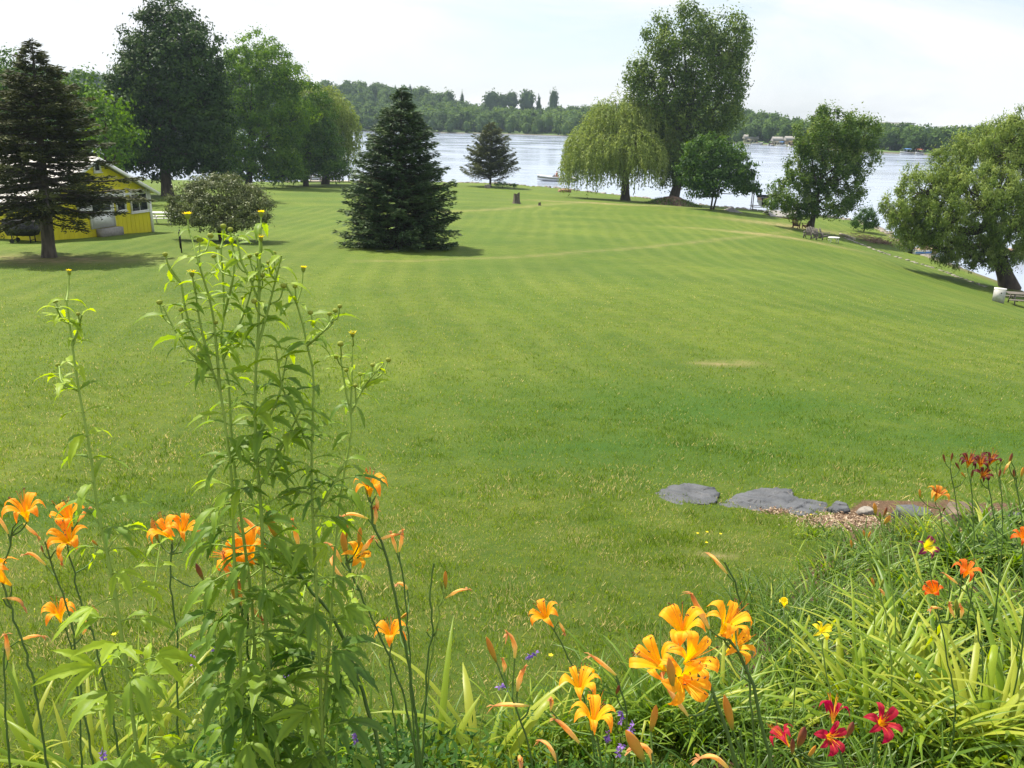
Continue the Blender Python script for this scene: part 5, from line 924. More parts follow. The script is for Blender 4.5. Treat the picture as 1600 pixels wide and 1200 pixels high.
scape('small daylily with a pair of orange buds left of the purple edged bloom', [(1356, 850), (1360, 880), (1366, 930)], 3.4, [('b', 1350, 834, 0, {'l': .035, 'ax': (-.3, 0, 1)}), ('b', 1358, 836, 0, {'l': .035, 'ax': (.2, 0, 1)}), ('b', 1330, 850, 0, {'l': .04, 'ax': (-.2, 0, 1)})], 137, group=GR, mat='stem_l')
scape('small yellow daylily open near the left of the bed', [(1284, 998), (1288, 1030), (1296, 1080)], 2.6, [('f', 1283, 986, 0, {'r': .030, 'ax': (.1, -.6, .7), 'st': False}), ('b', 1259, 996, 0, {'l': .03, 'm': 'bud_g'})], 138, pet='yel', group=GR, mat='stem_l')
scape('small yellow daylily half closed at the left edge of the bed', [(1228, 960), (1234, 990), (1240, 1040)], 2.8, [('f', 1225, 945, 0, {'r': .026, 'ax': (-.2, -.2, 1), 'o': .55, 'st': False}), ('b', 1232, 952, 0, {'l': .03, 'm': 'bud_g'})], 139, pet='yel', group=GR, mat='stem_l')
scape('small yellow green budded daylily between the open yellow and the flame blooms', [(1375, 925), (1385, 970), (1392, 1020)], 2.9, [('b', 1364, 910, 0, {'l': .04, 'ax': (-.4, 0, 1)}), ('b', 1378, 912, 0, {'l': .04, 'm': 'bud_g', 'ax': (.1, 0, 1)}), ('w', 1380, 926, 0, {'l': .03})], 140, group=GR, mat='stem_l')
GM = 'tall maroon daylilies at the right of the bed'
MBt = lambda x, y, ax=(0, 0, 1), l=.042: ('b', x, y, 0, {'l': l, 'm': 'bud_m', 'ax': ax})
scape('tall maroon daylily of closed buds, farthest left of the dark cluster', [(1485, 732), (1492, 770), (1498, 820), (1502, 880)], 3.6, [MBt(1475, 716, (-.4, 0, 1)), MBt(1487, 714), MBt(1496, 728, (-.6, 0, .8)), ('b', 1505, 742, 0, {'l': .035, 'ax': (-.6, 0, .6)})], 141, group=GM)
scape('tall maroon daylily with the left dark bloom of the cluster', [(1515, 745), (1519, 780), (1521, 820), (1522, 870)], 3.6, [('f', 1513, 724, 0, {'r': .045, 'ax': (-.1, -.2, 1)}), MBt(1519, 740)], 142, pet='maroon', group=GM)
scape('tall maroon daylily with two dark blooms in the centre of the cluster', [(1544, 750), (1550, 790), (1556, 830), (1560, 880)], 3.55, [('f', 1532, 726, 0, {'r': .04, 'ax': (-.2, -.2, 1)}), ('f', 1547, 722, .03, {'r': .045, 'ax': (.2, -.1, 1)}), ('f', 1535, 744, -.03, {'r': .038, 'ax': (0, -.5, .8)}), MBt(1543, 736)], 143, pet='maroon', group=GM)
scape('tall maroon daylily of pale green buds right of the dark blooms', [(1563, 750), (1566, 790), (1566, 830), (1564, 880)], 3.5, [('b', 1560, 724, 0, {'l': .03, 'm': 'bud_g'}), ('b', 1566, 722, 0, {'l': .03, 'm': 'bud_g'}), MBt(1562, 740)], 144, group=GM)
scape('tall maroon daylily with a twisted dark withered bloom near the right edge', [(1588, 750), (1594, 790), (1600, 840), (1604, 900)], 3.5, [MBt(1579, 716, (.1, 0, 1), .05), ('w', 1573, 728, 0, {'l': .05, 'ax': (-.3, 0, -.5)}), MBt(1584, 740, (-.3, 0, 1)), ('b', 1597, 738, 0, {'l': .05, 'ax': (0, 0, 1)})], 145, group=GM)
scape('red daylily cut by the right edge of the picture', [(1598, 852), (1600, 890), (1602, 940)], 2.9, [('f', 1598, 840, 0, {'r': .035, 'ax': (-.3, -.3, .8)})], 146, pet='flame', group=GR)
# leaf tufts of the bed: (px, py of the foot, blades, length, width, hue)
TF = [(1290, 985, 70, .34, .008, .35, 'fine dark green tuft behind the open yellow bloom'), (1235, 1060, 75, .36, .008, .34, 'fine dark green tuft below the open yellow bloom'), (1205, 985, 55, .28, .007, .4, 'fine tuft at the lawn edge left of the yellow blooms'),
      (1300, 905, 55, .28, .009, .5, 'small tuft at the lawn edge in front of the mulch'), (1345, 880, 50, .3, .010, .45, 'tuft below the pair of orange buds'), (1395, 915, 55, .36, .012, .5, 'tuft between the yellow budded stalk and the purple edged bloom'),
      (1345, 1130, 42, .5, .017, .86, 'bright yellow green tuft arching left above the deep red blooms'), (1425, 1100, 40, .52, .017, .72, 'upright tuft with broad blades right of the deep red blooms'), (1400, 1000, 50, .4, .013, .55, 'tuft below the green budded stalk'),
      (1455, 1000, 45, .42, .014, .5, 'tuft under the half open flame bloom'), (1530, 1010, 45, .42, .014, .5, 'dark tuft right of the flame blooms'), (1485, 895, 60, .42, .016, .42, 'deep green tuft behind the purple edged bloom'),
      (1525, 885, 60, .44, .019, .33, 'dark broad leaved tuft at the foot of the maroon daylilies'), (1580, 900, 55, .46, .018, .36, 'dark broad leaved tuft at the right edge under the maroon daylilies'), (1440, 850, 45, .34, .010, .8, 'pale yellow green tuft beside the bronze bloom'),
      (1565, 1010, 40, .42, .013, .55, 'tuft at the right edge above the mulch gap'), (1610, 1080, 34, .5, .016, .8, 'striped pale tuft at the right edge'), (1500, 1190, 34, .62, .02, .84, 'large bright tuft with long arching blades in the lower right corner'),
      (1590, 1200, 40, .5, .02, .7, 'tuft in the lower right corner under the arching blades'), (1190, 1140, 50, .4, .011, .5, 'tuft under the large orange cluster'), (1120, 1160, 50, .38, .011, .5, 'tuft left of the mulch patch under the orange cluster'), (1420, 1210, 36, .42, .014, .6, 'tuft at the bottom edge between the red bloom and the corner'),
      (1270, 840, 34, .18, .008, .5, 'short tuft between the mulch and the lawn'), (1180, 900, 0, .2, .008, .5, ''), (1600, 820, 40, .4, .015, .4, 'tuft at the right edge behind the maroon stalks'), (1545, 830, 45, .38, .015, .38, 'tuft in front of the brown boulder')]
for i, (px, py, n, ln, wd, hue, lab) in enumerate(TF):
    if n: tuft('daylily_tuft', lab, hit(px, min(py, 1190)), int(n*1.9), ln*1.18*(.72 if px < 1200 and py > 1100 else 1), wd*1.3, 300+i, hue, (.5, 1.5), cat='plant', group='leaf tufts of the flower bed', rad=.085)
TL = [(120, 1330, 16, .40, .018, .85, 'light green strap leaves at the lower left corner'), (210, 1340, 16, .42, .018, .85, 'light green strap leaves at the foot of the thin leafy stem'), (20, 1300, 12, .34, .016, .8, 'strap leaves at the very left bottom edge'),
      (640, 1290, 30, .3, .010, .6, 'grassy tuft at the foot of the middle stalks'), (735, 1320, 9, .50, .03, .85, 'few broad folded blades at the bottom edge left of centre'), (830, 1270, 40, .32, .011, .6, 'grassy tuft under the twisted withered blooms'),
      (920, 1260, 46, .34, .012, .5, 'leafy tuft beside the vetch'), (1010, 1230, 48, .38, .013, .5, 'leafy tuft at the bottom edge left of the large cluster'), (1070, 1240, 40, .36, .012, .6, 'leafy tuft at the bottom edge below the large cluster'), (510, 1300, 24, .3, .012, .6, 'tuft among the feet of the tall leafy stems')]
for i, (px, py, n, ln, wd, hue, lab) in enumerate(TL): tuft('daylily_tuft', lab, hit(px, py-85), int(n*1.7), ln*1.2, wd, 400+i, hue, (.4, 1.3), cat='plant', group='leaf tufts along the bottom edge', rad=.07)

# --- tall leafy coneflowers
def leaflet(mb, b_, d_, up, ln, wd, r, a, droop=.5, lobes=3):
    """toothed lance shaped leaf with a folded midrib"""
    d_ = norm(np.asarray(d_, float)); m = 12; P = []; q = np.asarray(b_, float).copy(); dd = d_.copy()
    for i in range(m): P.append(q.copy()); dd = norm(dd+np.array([0, 0, -droop*.13])); q = q+dd*ln/(m-1)
    P = np.array(P); t_ = np.linspace(0, 1, m); w_ = np.interp(t_, [0, .08, .3, .45, .7, 1], [.04, .4, .95, 1, .6, .0])*wd/2; side = norm(np.cross(d_, up)); T = norm(np.gradient(P, axis=0)); S_ = norm(side-(T*side).sum(1)[:, None]*T); Nn = np.cross(S_, T); w_ = w_*(1+.14*np.where(np.arange(m) % 2, 1, -1))
    wave = .1*np.sin(t_*9+r.uniform(0, 6))[:, None]*wd; fw = w_[:, None]; sh = T*(-.25*fw)
    G = np.stack([P-S_*fw+Nn*(fw*.32+wave*.4)-sh*np.where(np.arange(m) % 2, 1, 0)[:, None], P-S_*fw*.5+Nn*fw*.22, P, P+S_*fw*.5+Nn*fw*.22, P+S_*fw+Nn*(fw*.32-wave*.4)-sh*np.where(np.arange(m) % 2, 1, 0)[:, None]], 1)
    mb.grid(G, np.broadcast_to(np.array([0, .03, -.08, .03, 0])[None]+a+.0*t_[:, None], (m, 5)))
def compound(mb, sm, p, az, el, ln, r, a, lob):
    d_ = norm(np.array([math.cos(az), math.sin(az)*.8, math.tan(el)])); up = norm(np.array([0, 0, 1.])+r.normal(size=3)*.35); dr = r.uniform(.5, 1.7); pe = p+d_*ln*.34
    if lob == 1: leaflet(mb, p+d_*ln*.06, d_, up, ln*.95, ln*.22, r, a, dr); sm.tube([p, p+d_*ln*.08], [.0016, .001], 4, a=.8, cap=False); return
    sm.tube([p, (p+pe)/2+[0, 0, .003], pe], [.0018, .0014, .001], 4, a=.8, cap=False); side = norm(np.cross(d_, up))
    leaflet(mb, pe, d_, up, ln*.70, ln*.16, r, a, dr)
    for s_ in (-1, 1):
        leaflet(mb, pe-d_*ln*.02, norm(d_+side*s_*r.uniform(.6, .85)), up, ln*.56*r.uniform(.85, 1.1), ln*.115, r, a+r.normal()*.04, dr)
        if lob > 3: leaflet(mb, p+d_*ln*.2, norm(d_*.8+side*s_*1.05), up, ln*.42, ln*.10, r, a+r.normal()*.04, dr)
def cone_head(t_, c, ax, rad, r, full=1.0):
    h, v, ax = frame(ax); mb = MB()
    for k in range(34):
        u = k/34; az = k*2.4; rr = rad*(.25+.75*u)*r.uniform(.85, 1.1); el = (1-u)*1.1+.45; d_ = norm((h*math.cos(az)+v*math.sin(az))*math.cos(el)+ax*math.sin(el)); b_ = c+(h*math.cos(az)+v*math.sin(az))*rad*.35*u; mb.leaves((b_)[None], d_[None], (ax*.6-(h*math.cos(az)+v*math.sin(az)))[None], rr*.95*full, rad*.34, r.uniform(.1, 1))
    o = mb.build('flower_head', M['yel'], t_); mb = MB(); mb.lathe(c, [(.0015, -.009), (rad*.45, -.005), (rad*.55, 0), (rad*.35, rad*.4), (0, rad*.5)], 10, axis=ax); mb.build('disk', M['bud_g'], o, smooth=True)
def cone_bud(t_, c, ax, rad, r):
    mb = MB(); mb.lathe(c, [(.0015, -rad*.9), (rad*.8, -rad*.6), (rad, 0), (rad*.8, rad*.5), (0, rad*.75)], 9, axis=ax, a=.9); h, v, ax = frame(ax)
    for k in range(7): az = k*.9; d_ = norm((h*math.cos(az)+v*math.sin(az))+ax*.3); mb.leaves((c-ax*rad*.6)[None], d_[None], ax[None], rad*1.5, rad*.6, .3)
    mb.build('bud', M['bud_g'], t_, smooth=True)
def coneflower(label, path, D, heads, buds, seed, nl=(14, 24), leaf=(.05, .13), branches=(), a0=.45, rad=.0052, dark=0, lower=1.0, skip=0):
    r = np.random.default_rng(seed); pts = [atD(x, y, D[0]+(D[1]-D[0])*i/(len(path)-1)) for i, (x, y) in enumerate(path)]; f_ = pts[-1]; dz = f_[2]-gz(f_[0], f_[1])
    d_ = norm(pts[-1]-pts[-2]); e_ = np.array([f_[0]+d_[0]*dz*.3, f_[1]+.03, 0]); e_[2] = gz(*e_[:2])-.02; pts.append(e_)
    t_ = thing('coneflower', label, 'plant', e_, 'tall leafy coneflowers'); P = spline(pts, 40); sm = MB(); sm.tube(P, np.linspace(rad*.35, rad, 40), 8, a=np.linspace(.9, .5, 40)); lines = [P]
    for br in branches:
        q = [atD(x, y, D[0]+.02*r.normal()+(D[1]-D[0])*min(1, max(0, (y-path[0][1])/(path[-1][1]-path[0][1])))) for x, y in br]; k = int(np.argmin(np.linalg.norm(P-q[-1], axis=1))); q[-1] = P[k]; Q = spline(q, 16); sm.tube(Q, np.linspace(rad*.25, rad*.55, 16), 6, a=.8); lines.append(Q)
    lm = MB()
    for li, Q in enumerate(lines):
        L_ = np.linalg.norm(np.diff(Q, axis=0), axis=1).sum(); n = int(L_/(.036 if li or D[0] < 1.7 else .06))+3; az = r.uniform(0, 6.28)
        for k in range(n):
            u = (k+.35)/n; i = min(int(u*(len(Q)-1)), len(Q)-1); p = Q[i]; zrel = np.clip((p[2]-e_[2])/(P[0][2]-e_[2]), 0, 1); az += 2.1+r.normal()*.4; ln = leaf[0]+(leaf[1]*1.12-leaf[0])*np.clip((1-zrel)*2.2, 0, 1); ln *= r.uniform(.75, 1.2)
            a = np.clip(a0-dark+.42*zrel**1.5+r.normal()*.14, .05, 1); lob = 1 if zrel > .78 else (3 if zrel > .55 or r.random() < .4 else 5)
            for g in ((0, math.pi) if r.random() < .55 else (0,)): compound(lm, sm, p, az+g, r.uniform(.1, .7) if zrel > .7 else r.uniform(-.1, .55), ln*(.9 if lob == 1 else 1), r, a, lob)
    allp = np.concatenate(lines)
    def conn(px, py):
        dist = []; dd = D[0]+r.normal()*.02; c = atD(px, py, dd)
        ds = np.linalg.norm(allp-c, axis=1)+np.where(allp[:, 2] > c[2]-.03, 1, 0); b_ = allp[int(np.argmin(ds))]; mid = b_*.45+c*.55+np.array([(b_[0]-c[0])*-.12, 0, -.01]); sm.tube(spline([b_, mid, c], 8), np.linspace(.002, .0014, 8), 5, a=.85); return c, norm(c-mid+np.array([0, 0, .03]))
    for px, py, rr in heads: c, ax = conn(px, py); cone_head(t_, c+ax*.003, ax, rr, r)
    for px, py, rr in buds:
        c, ax = conn(px, py); cone_bud(t_, c, ax, rr, r); lm2 = c-ax*.03; leaflet(lm, lm2, norm(r.normal(size=3)+[0, 0, .7]), np.array([0, 0, 1.]), .03, .01, r, .95)
    sm.build('stem', M['stem_l'], t_, smooth=True); lm.build('foliage', M['tall_leaf'], t_, smooth=True); return t_
coneflower('thin tall coneflower standing alone at the far left of the leafy stems', [(104, 470), (113, 540), (125, 620), (140, 700), (150, 780), (175, 900), (198, 1050), (218, 1200)], (1.5, 1.45), [(108, 426, .0065)], [(86, 470, .005), (122, 490, .004), (90, 570, .004)], 501, leaf=(.045, .135), a0=.62, branches=[((88, 480), (98, 500), (106, 520)), ((128, 492), (122, 515), (115, 548)), ((92, 572), (102, 602), (122, 618))], rad=.005)
coneflower('leafy coneflower leaning left, first stem of the dense group, with two low yellow flowers', [(262, 412), (282, 440), (292, 500), (318, 552), (344, 611), (352, 665), (362, 746), (364, 825), (374, 1000), (386, 1200)], (1.55, 1.6), [(293, 338, .0105), (300, 428, .009)], [(258, 397, .005), (249, 472, .006), (283, 484, .005), (329, 368, .006), (312, 374, .006), (337, 503, .005)], 502, leaf=(.055, .125), branches=[((254, 478), (270, 510), (292, 545), (325, 575)), ((296, 360), (310, 410), (328, 470), (346, 600)), ((304, 440), (310, 490), (330, 560))], a0=.42)
coneflower('leafy coneflower second in the dense group with small round buds', [(345, 388), (348, 430), (350, 490), (345, 545), (356, 590), (360, 656), (368, 746), (378, 820), (394, 950), (402, 1200)], (1.62, 1.66), [], [(349, 353, .006), (360, 358, .0055), (341, 386, .006), (380, 465, .005), (366, 400, .005), (334, 400, .005)], 503, leaf=(.055, .125), branches=[((362, 372), (366, 420), (352, 500)), ((400, 420), (388, 470), (352, 560))], a0=.42)
coneflower('tallest coneflower of the dense group, topped by a yellow flower high at the right', [(370, 372), (382, 424), (400, 452), (404, 510), (400, 570), (399, 675), (404, 746), (408, 800), (412, 900), (420, 1050), (435, 1200)], (1.6, 1.62), [(408, 335, .0095), (408, 373, .008)], [(405, 357, .005), (397, 470, .006), (402, 397, .005), (443, 446, .006), (420, 410, .005), (428, 395, .005), (390, 400, .005), (410, 430, .005)], 504, leaf=(.055, .13), branches=[((408, 350), (406, 400), (402, 480)), ((440, 400), (425, 460), (404, 540)), ((470, 640), (440, 700), (402, 760)), ((448, 560), (435, 620), (402, 690))], a0=.4, rad=.006)
coneflower('coneflower right of the centre with a lone yellow flower on a straight stalk', [(446, 444), (456, 458), (468, 487), (478, 532), (490, 585), (489, 640), (487, 746), (492, 870), (498, 1000), (505, 1200)], (1.6, 1.65), [(474, 421, .0085)], [(531, 478, .005), (485, 488, .0055), (524, 485, .0055), (461, 447, .005), (515, 490, .005)], 505, leaf=(.055, .125), branches=[((524, 490), (508, 515), (480, 545)), ((430, 540), (440, 600), (488, 700)), ((540, 720), (520, 760), (489, 800))], a0=.38)
coneflower('shorter coneflower at the right of the dense group with a yellow flower and many buds', [(532, 560), (540, 610), (549, 656), (545, 700), (536, 746), (525, 840), (515, 1000), (500, 1200)], (1.7, 1.66), [(551, 523, .009)], [(532, 537, .0065), (525, 557, .005), (607, 562, .006), (582, 570, .005), (563, 584, .005), (555, 602, .005), (541, 578, .005), (595, 575, .005)], 506, leaf=(.05, .12), branches=[((600, 568), (580, 590), (566, 610), (550, 656)), ((551, 540), (550, 580), (548, 640))], a0=.4)
for i, (path, lab) in enumerate([([(440, 820), (442, 900), (455, 1000), (470, 1200)], 'short dark leafy coneflower shoot low in the centre of the dense group'), ([(330, 900), (335, 980), (342, 1080), (350, 1200)], 'short leafy coneflower shoot low at the left of the dense group'), ([(560, 900), (540, 980), (530, 1080), (525, 1200)], 'short leafy coneflower shoot low at the right of the dense group'), ([(250, 850), (240, 930), (235, 1060), (230, 1200)], 'short pale leafy coneflower shoot beside the thin tall one'), ([(480, 900), (470, 960), (462, 1100), (460, 1200)], 'dark leafy coneflower shoot behind the leaning daylily'), ([(395, 1000), (390, 1060), (385, 1200)], 'lowest leafy coneflower shoot at the bottom edge')]):
    coneflower(lab, path, (1.75+.06*i, 1.75), [], [], 510+i, leaf=(.07, .115 if i != 3 else .085), a0=.5 if i != 3 else .66, rad=.004)

# --- vetch and weeds
def vetch(label, px, py, D, seed, ln=.035, ax=(0, 0, 1)):
    r = np.random.default_rng(seed); c = atD(px, py, D); b_ = np.array([c[0]+r.normal()*.05, c[1]+.05, 0]); b_[2] = gz(*b_[:2]); t_ = thing('vetch', label, 'wildflower', b_, 'violet vetch among the daylilies'); ax = norm(np.array(ax, float)); mb = MB(); sm = MB()
    sm.tube(spline([c+ax*ln, c, c-ax*ln*.6-[0, 0, .04], (c+b_)/2+r.normal(size=3)*.02, b_], 14), .0012, 4, a=.7, cap=False)
    for k in range(26):
        u = r.random(); d_ = norm(r.normal(size=3)-ax*.4+[0, 0, -.2]); mb.leaves((c+ax*ln*u)[None], d_[None], r.normal(size=(1, 3)), .011, .0055, r.random())
    lm = MB()
    for k in range(9):
        q = c+(b_-c)*(k+1.5)/11; az = r.uniform(0, 6.28); d_ = np.array([math.cos(az), math.sin(az), .3])
        for j in range(6):
            for s_ in (-1, 1): lm.leaves((q+d_*.01*(j+1))[None], norm(d_*.4+np.cross(d_, [0, 0, 1])*s_)[None], np.array([[0, 0, 1.]])+r.normal(size=(1, 3))*.3, .014, .004, .5)
    mb.build('blossom', M['vetch'], t_); sm.build('stem', M['stem_l'], t_); lm.build('foliage', M['weed'], t_)
for i, (px, py, D, ax, lab) in enumerate([(335, 1015, 2.2, (0, 0, 1), 'violet vetch spike behind the dense leafy stems'), (302, 1038, 2.2, (0, 0, 1), 'small violet vetch spike left of the dense leafy stems'), (435, 1060, 2.1, (1, 0, .1), 'violet vetch lying sideways low in the leafy group'), (556, 1158, 1.9, (0, 0, 1), 'violet vetch at the bottom edge near the middle stalks'), (775, 1072, 2.0, (1, 0, -.15), 'violet vetch spike lying sideways at the lower middle'), (822, 1028, 2.1, (.6, 0, .4), 'violet vetch behind the twisted withered bloom'), (970, 1128, 1.9, (0, 0, 1), 'violet vetch right of the lowest profile bloom'), (948, 1160, 1.85, (.1, 0, 1), 'violet vetch between the profile bloom and the fat buds'), (965, 1180, 1.8, (.3, 0, 1), 'violet vetch at the bottom edge, brightest patch'), (162, 1188, 1.9, (0, 0, 1), 'violet vetch at the bottom left edge'), (985, 1145, 1.9, (.2, 0, 1), 'violet vetch behind the fat tan bud')]):
    vetch(lab, px, py, D, 600+i, .03, ax)
r = np.random.default_rng(77); mb = MB()
def weedfill(x0, x1, y0, y1, n, hgt, sz, cond=None, hue=.5):
    for k in range(n):
        x_, y_ = r.uniform(x0, x1), r.uniform(y0, y1)
        if cond is not None and not cond((x_, y_)): continue
        g = np.array([x_, y_, gz(x_, y_)]); a_ = np.clip(hue+r.normal()*.15, 0, 1); m = 7
        P_ = g+np.stack([r.normal(size=m)*.045, r.normal(size=m)*.045, r.uniform(0, hgt, m)], -1); dd = r.normal(size=(m, 3))*[1, 1, .6]+[0, 0, .5]
        mb.leaves(P_, dd, norm(np.array([0, 0, 1.])+r.normal(size=(m, 3))*.5), sz*r.uniform(.6, 1.5, m), sz*.38, np.clip(a_+r.normal(size=m)*.12, 0, 1))
weedfill(-1.0, -.1, 1.5, 2.25, 800, .24, .035, hue=.45); weedfill(-.1, .6, 1.5, 2.15, 600, .16, .03); weedfill(-1.9, -1.0, 1.4, 2.0, 200, .1, .03, hue=.6)
HB = hit(1318, 840)[1]
weedfill(.3, 6.5, 1.0, HB, 3400, .08, .022, cond=lambda g: inpoly(g[0], g[1], BED) and math.sin(g[0]*6.1)+math.sin(g[1]*5.3+1) > -.5, hue=.4)
wo_ = mb.build('ground_weeds', M['weed']); tag(wo_, 'low tangled weeds and clover filling the flower bed', 'weeds', kind='stuff')
# fine grass blades standing in the bed edge
mb = MB(); r = np.random.default_rng(78)
for k in range(1500):
    y_ = 1.5+.75*r.random(); x_ = r.uniform(-1.9, 1.3); blade(mb, (x_, y_, gz(x_, y_)-.01), r.uniform(0, 6.28), r.uniform(.08, .24), r.uniform(.002, .005), r.uniform(.2, 1.6), r, np.clip(r.normal(.55, .2), 0, 1))
tag(mb.build('rough_grass', M['blade']), 'longer unmown grass at the feet of the flowers', 'grass', kind='stuff')
mb = MB(); mulch_c = hit(1318, 818); gap = [(hit(1210, 1135), .10), (hit(1575, 1140), .12), (hit(1590, 960), .1), (mulch_c, .42)]
hit_top = hit(1450, 815)[1]
for k in range(1800):
    y_ = 1.5+(hit_top-1.5)*r.random(); x_ = r.uniform(.55, 1.05*y_+1.6)
    if not inpoly(x_+r.normal()*.12, y_+r.normal()*.1, BED): continue
    if any(math.hypot(x_-g_[0], (y_-g_[1])*(1.6 if rr_ > .5 else 1)) < rr_ for g_, rr_ in gap) or y_ > hit_top: continue
    sz = r.uniform(.16, .34)*(1 if y_ < 4 else .85); hu = r.normal(.26, .16); wd_ = r.uniform(.003, .010)
    for q in range(16): blade(mb, (x_+r.normal()*.05, y_+r.normal()*.05, gz(x_, y_)-.01), r.uniform(0, 6.28), sz*r.uniform(.6, 1.2), wd_*r.uniform(.7, 1.2), r.uniform(.4, 1.6), r, np.clip(hu+r.normal()*.12, 0, 1) if r.random() > .03 else 1.)
tag(mb.build('bed_foliage', M['blade'], smooth=True), 'tangled narrow leaves filling the flower bed between the clumps', 'foliage', kind='stuff')
# white clover heads and buttercups dotted in the lawn
for i, (px, py) in enumerate([(1089, 842), (1104, 840), (1125, 843), (1103, 857), (860, 1038), (180, 1005), (203, 925), (1266, 812)]):
    p = hit(px, py); t_ = thing('buttercup', ['yellow buttercup, left of the two above the dry patch', 'yellow buttercup above the dry patch', 'yellow buttercup right above the dry patch', 'yellow buttercup at the edge of the dry patch', 'yellow buttercup left of the bent withered bloom near the large cluster', 'yellow buttercup low behind the thin leafy stem', 'yellow buttercup beside the thin tall coneflower', 'yellow buttercup in the bright grass by the mulch'][i], 'wildflower', p, 'buttercups in the lawn'); mb = MB()
    for k in range(5): az = k*1.257; mb.leaves((p+[0, 0, .05])[None], np.array([[math.cos(az), math.sin(az), .25]]), np.array([[0, 0, 1.]]), .014, .011, .5)
    mb.build('petals', M['yel'], t_); mb = MB(); mb.tube([p, p+[.003, 0, .05]], .001, 4, a=.7); mb.build('stem', M['stem_l'], t_)
# ------------------------------------------------------------ slate rocks, mulch, boulders by the bed
M['slate'], t, N, L = newmat('slate_rock'); b = N('ShaderNodeBsdfPrincipled'); o = N('ShaderNodeOutputMaterial'); L(b.outputs[0], o.inputs[0]); geo = N('ShaderNodeNewGeometry')
c = mixc(mr(noise(6, 6, .65), .3, .7), (.045, .05, .06), (.105, .11, .125)); c = mixc(mr(noise(3.1, 5, .7), .60, .70, 0, .8), c, (.30, .26, .21)); c = mixc(mr(noise(22, 5, .7, st=(1, 1, 6)), .52, .7, 0, .6), c, (.07, .075, .09)); L(c, b.inputs['Base Color']); b.inputs['Roughness'].default_value = .62
bp = N('ShaderNodeBump'); bp.inputs['Strength'].default_value = 1; bp.inputs['Distance'].default_value = .02; L(noise(16, 9, .7, st=(1, 1, 5)), bp.inputs['Height']); L(bp.outputs[0], b.inputs['Normal'])
def slab(label, px, H, seed, tilt=0):
    """flat split slate: ragged outline, shallow broken ledges on the top face"""
    r = np.random.default_rng(seed); P = [hit(a, b_) for a, b_ in px]; c0 = np.mean(P, axis=0); n = 90; PP_ = np.array(P+[P[0]]); O = np.stack([np.interp(np.linspace(0, len(PP_)-1, n+1), np.arange(len(PP_)), PP_[:, q]) for q in range(3)], -1)[:-1]; k_ = np.arange(n)
    rag = 1+.025*np.sin(k_*.7+seed)+.02*np.sign(np.sin(k_*1.9+seed*2))+r.normal(size=n)*.008; rag = rag[:, None]; G = []
    def top(x, y, q):
        u = (x-c0[0])*1.0+(y-c0[1])*2.2+.25*math.sin((x-c0[0])*4+seed); f = math.floor(u*2.1+.5*math.sin(x*7+seed)+.25*math.sin(x*17))
        return H*(.62+.38*min(1, (1-q)*4))+f*.016+.006*math.sin(x*31+y*17)+tilt*(x-c0[0])
    for q, zt in ((1.02, None), (1.0, .35), (.995, .9), (.975, 1), (.93, 1), (.87, 1), (.8, 1), (.72, 1), (.63, 1), (.54, 1), (.45, 1), (.36, 1), (.27, 1), (.18, 1), (.09, 1), (.01, 1)):
        row = []
        for k in range(n):
            x, y = c0[0]+(O[k][0]-c0[0])*q*rag[k][0], c0[1]+(O[k][1]-c0[1])*q*rag[k][0]; g_ = gz(x, y); row.append((x, y, g_-.15 if zt is None else g_+top(x, y, q)*zt))
        G.append(row)
    G = np.array(G); G = np.concatenate([G, G[:, :1]], 1); mb = MB(); mb.grid(G); return tag(mb.build('slate_rock', M['slate']), label, 'rock', 'slate rocks edging the flower bed')
slab('leftmost flat grey slate slab at the end of the rock edge', [(1018, 771), (1042, 790), (1085, 789), (1118, 788), (1124, 776), (1116, 768), (1080, 763), (1055, 762)], .035, 1)
slab('middle grey slate slab with a ledge, beside the leftmost slab', [(1118, 789), (1150, 796), (1190, 800), (1225, 796), (1242, 782), (1235, 772), (1190, 770), (1150, 776)], .04, 2)
slab('sloping grey slate slab touching the mulch', [(1222, 797), (1245, 806), (1280, 806), (1298, 797), (1290, 789), (1262, 783), (1240, 780)], .035, 3)
slab('small dark slate hump behind the mulch patch', [(1292, 799), (1308, 804), (1328, 802), (1322, 795), (1305, 791)], .07, 4)
tag(rock_mb(hit(1425, 812)+[0, 0, .03], (.26, .2, .13), .2, 21, .6).build('boulder', M['slate'], smooth=True), 'grey blue stone half hidden behind the bronze bloom', 'boulder')
tag(rock_mb(hit(1512, 816)+[0, 0, .03], (.42, .28, .2), .0, 23, .85).build('boulder', simple('brown_rock', (.17, .125, .095), .9, .25, 6, .8), smooth=True), 'rounded brown boulder behind the maroon stalks', 'boulder')
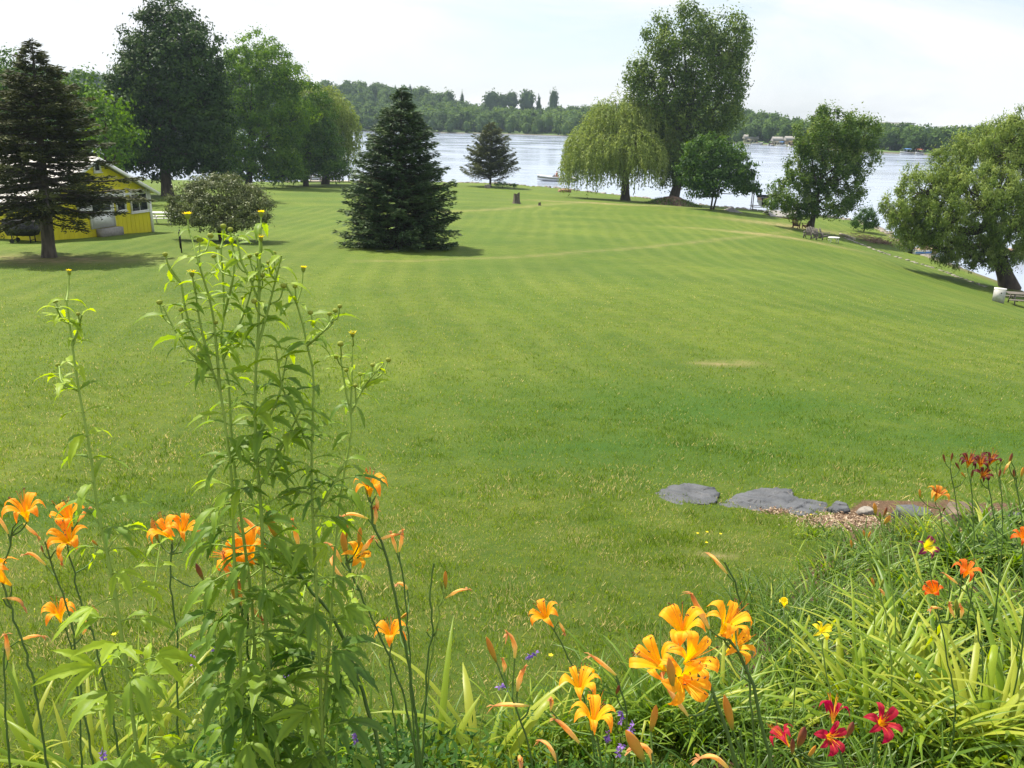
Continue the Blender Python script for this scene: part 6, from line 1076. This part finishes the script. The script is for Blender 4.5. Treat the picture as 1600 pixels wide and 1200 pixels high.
tag(rock_mb(hit(1583, 820)+[0, 0, .04], (.16, .16, .14), .5, 25, .8).build('boulder', M['slate'], smooth=True), 'small dark blue stone at the right of the brown boulder', 'boulder')
tag(rock_mb(hit(1352, 803)+[0, 0, .01], (.16, .1, .07), .5, 27, .8).build('boulder', M['stone'], smooth=True), 'small pale stone beyond the mulch patch', 'boulder')
M['chips'] = foliage('wood_chips', [(0, (.10, .06, .04)), (.5, (.26, .17, .11)), (1, (.50, .40, .30))], 0, .9, 3, namp=.1)
mb = MB(); r = np.random.default_rng(88); n = 16000; x_ = r.uniform(.6, 7.5, n); y_ = r.uniform(1.2, 8, n); mpc = hit(1318, 818); k = (inpoly(x_, y_, BED) & (r.random(n) < .5)) | ((np.abs(x_-mpc[0]) < .38) & (np.abs(y_-mpc[1]) < .22))
xx = np.concatenate([x_[k], mpc[0]+r.normal(size=2600)*.18, hit(1200, 790)[0]+r.normal(size=300)*.08]); yy = np.concatenate([y_[k], mpc[1]+r.normal(size=2600)*.12, hit(1200, 800)[1]+r.normal(size=300)*.05]); zz = ground_z(xx, yy)+r.uniform(0, .03, len(xx)); dd = r.normal(size=(len(xx), 3))*[1, 1, .3]
mb.leaves(np.stack([xx, yy, zz], -1), dd, np.array([0, 0, 1.])+r.normal(size=(len(xx), 3))*.4, r.uniform(.015, .045, len(xx)), .011, r.random(len(xx))); tag(mb.build('mulch', M['chips']), 'pale wood chip mulch over the flower bed', 'mulch', kind='stuff')
# ------------------------------------------------------------ haze over the lake
HAZE = 0.00022
mb = MB(); mb.box((0, 380, 13), (1500, 800, 56)); hz = None
M['haze'], t, N, L = newmat('haze_air'); v = N('ShaderNodeVolumePrincipled'); o = N('ShaderNodeOutputMaterial'); L(v.outputs[0], o.inputs[1]); v.inputs['Color'].default_value = (.66, .82, 1, 1); v.inputs['Density'].default_value = HAZE; v.inputs['Anisotropy'].default_value = .3
hz = mb.build('haze', M['haze']); hz['kind'] = 'stuff'; hz['label'] = 'thin summer haze over the lake and the far hills'; hz['category'] = 'haze'
print('objects', len(scene.objects), 'polys', sum(len(o_.data.polygons) for o_ in scene.objects if o_.type == 'MESH'))
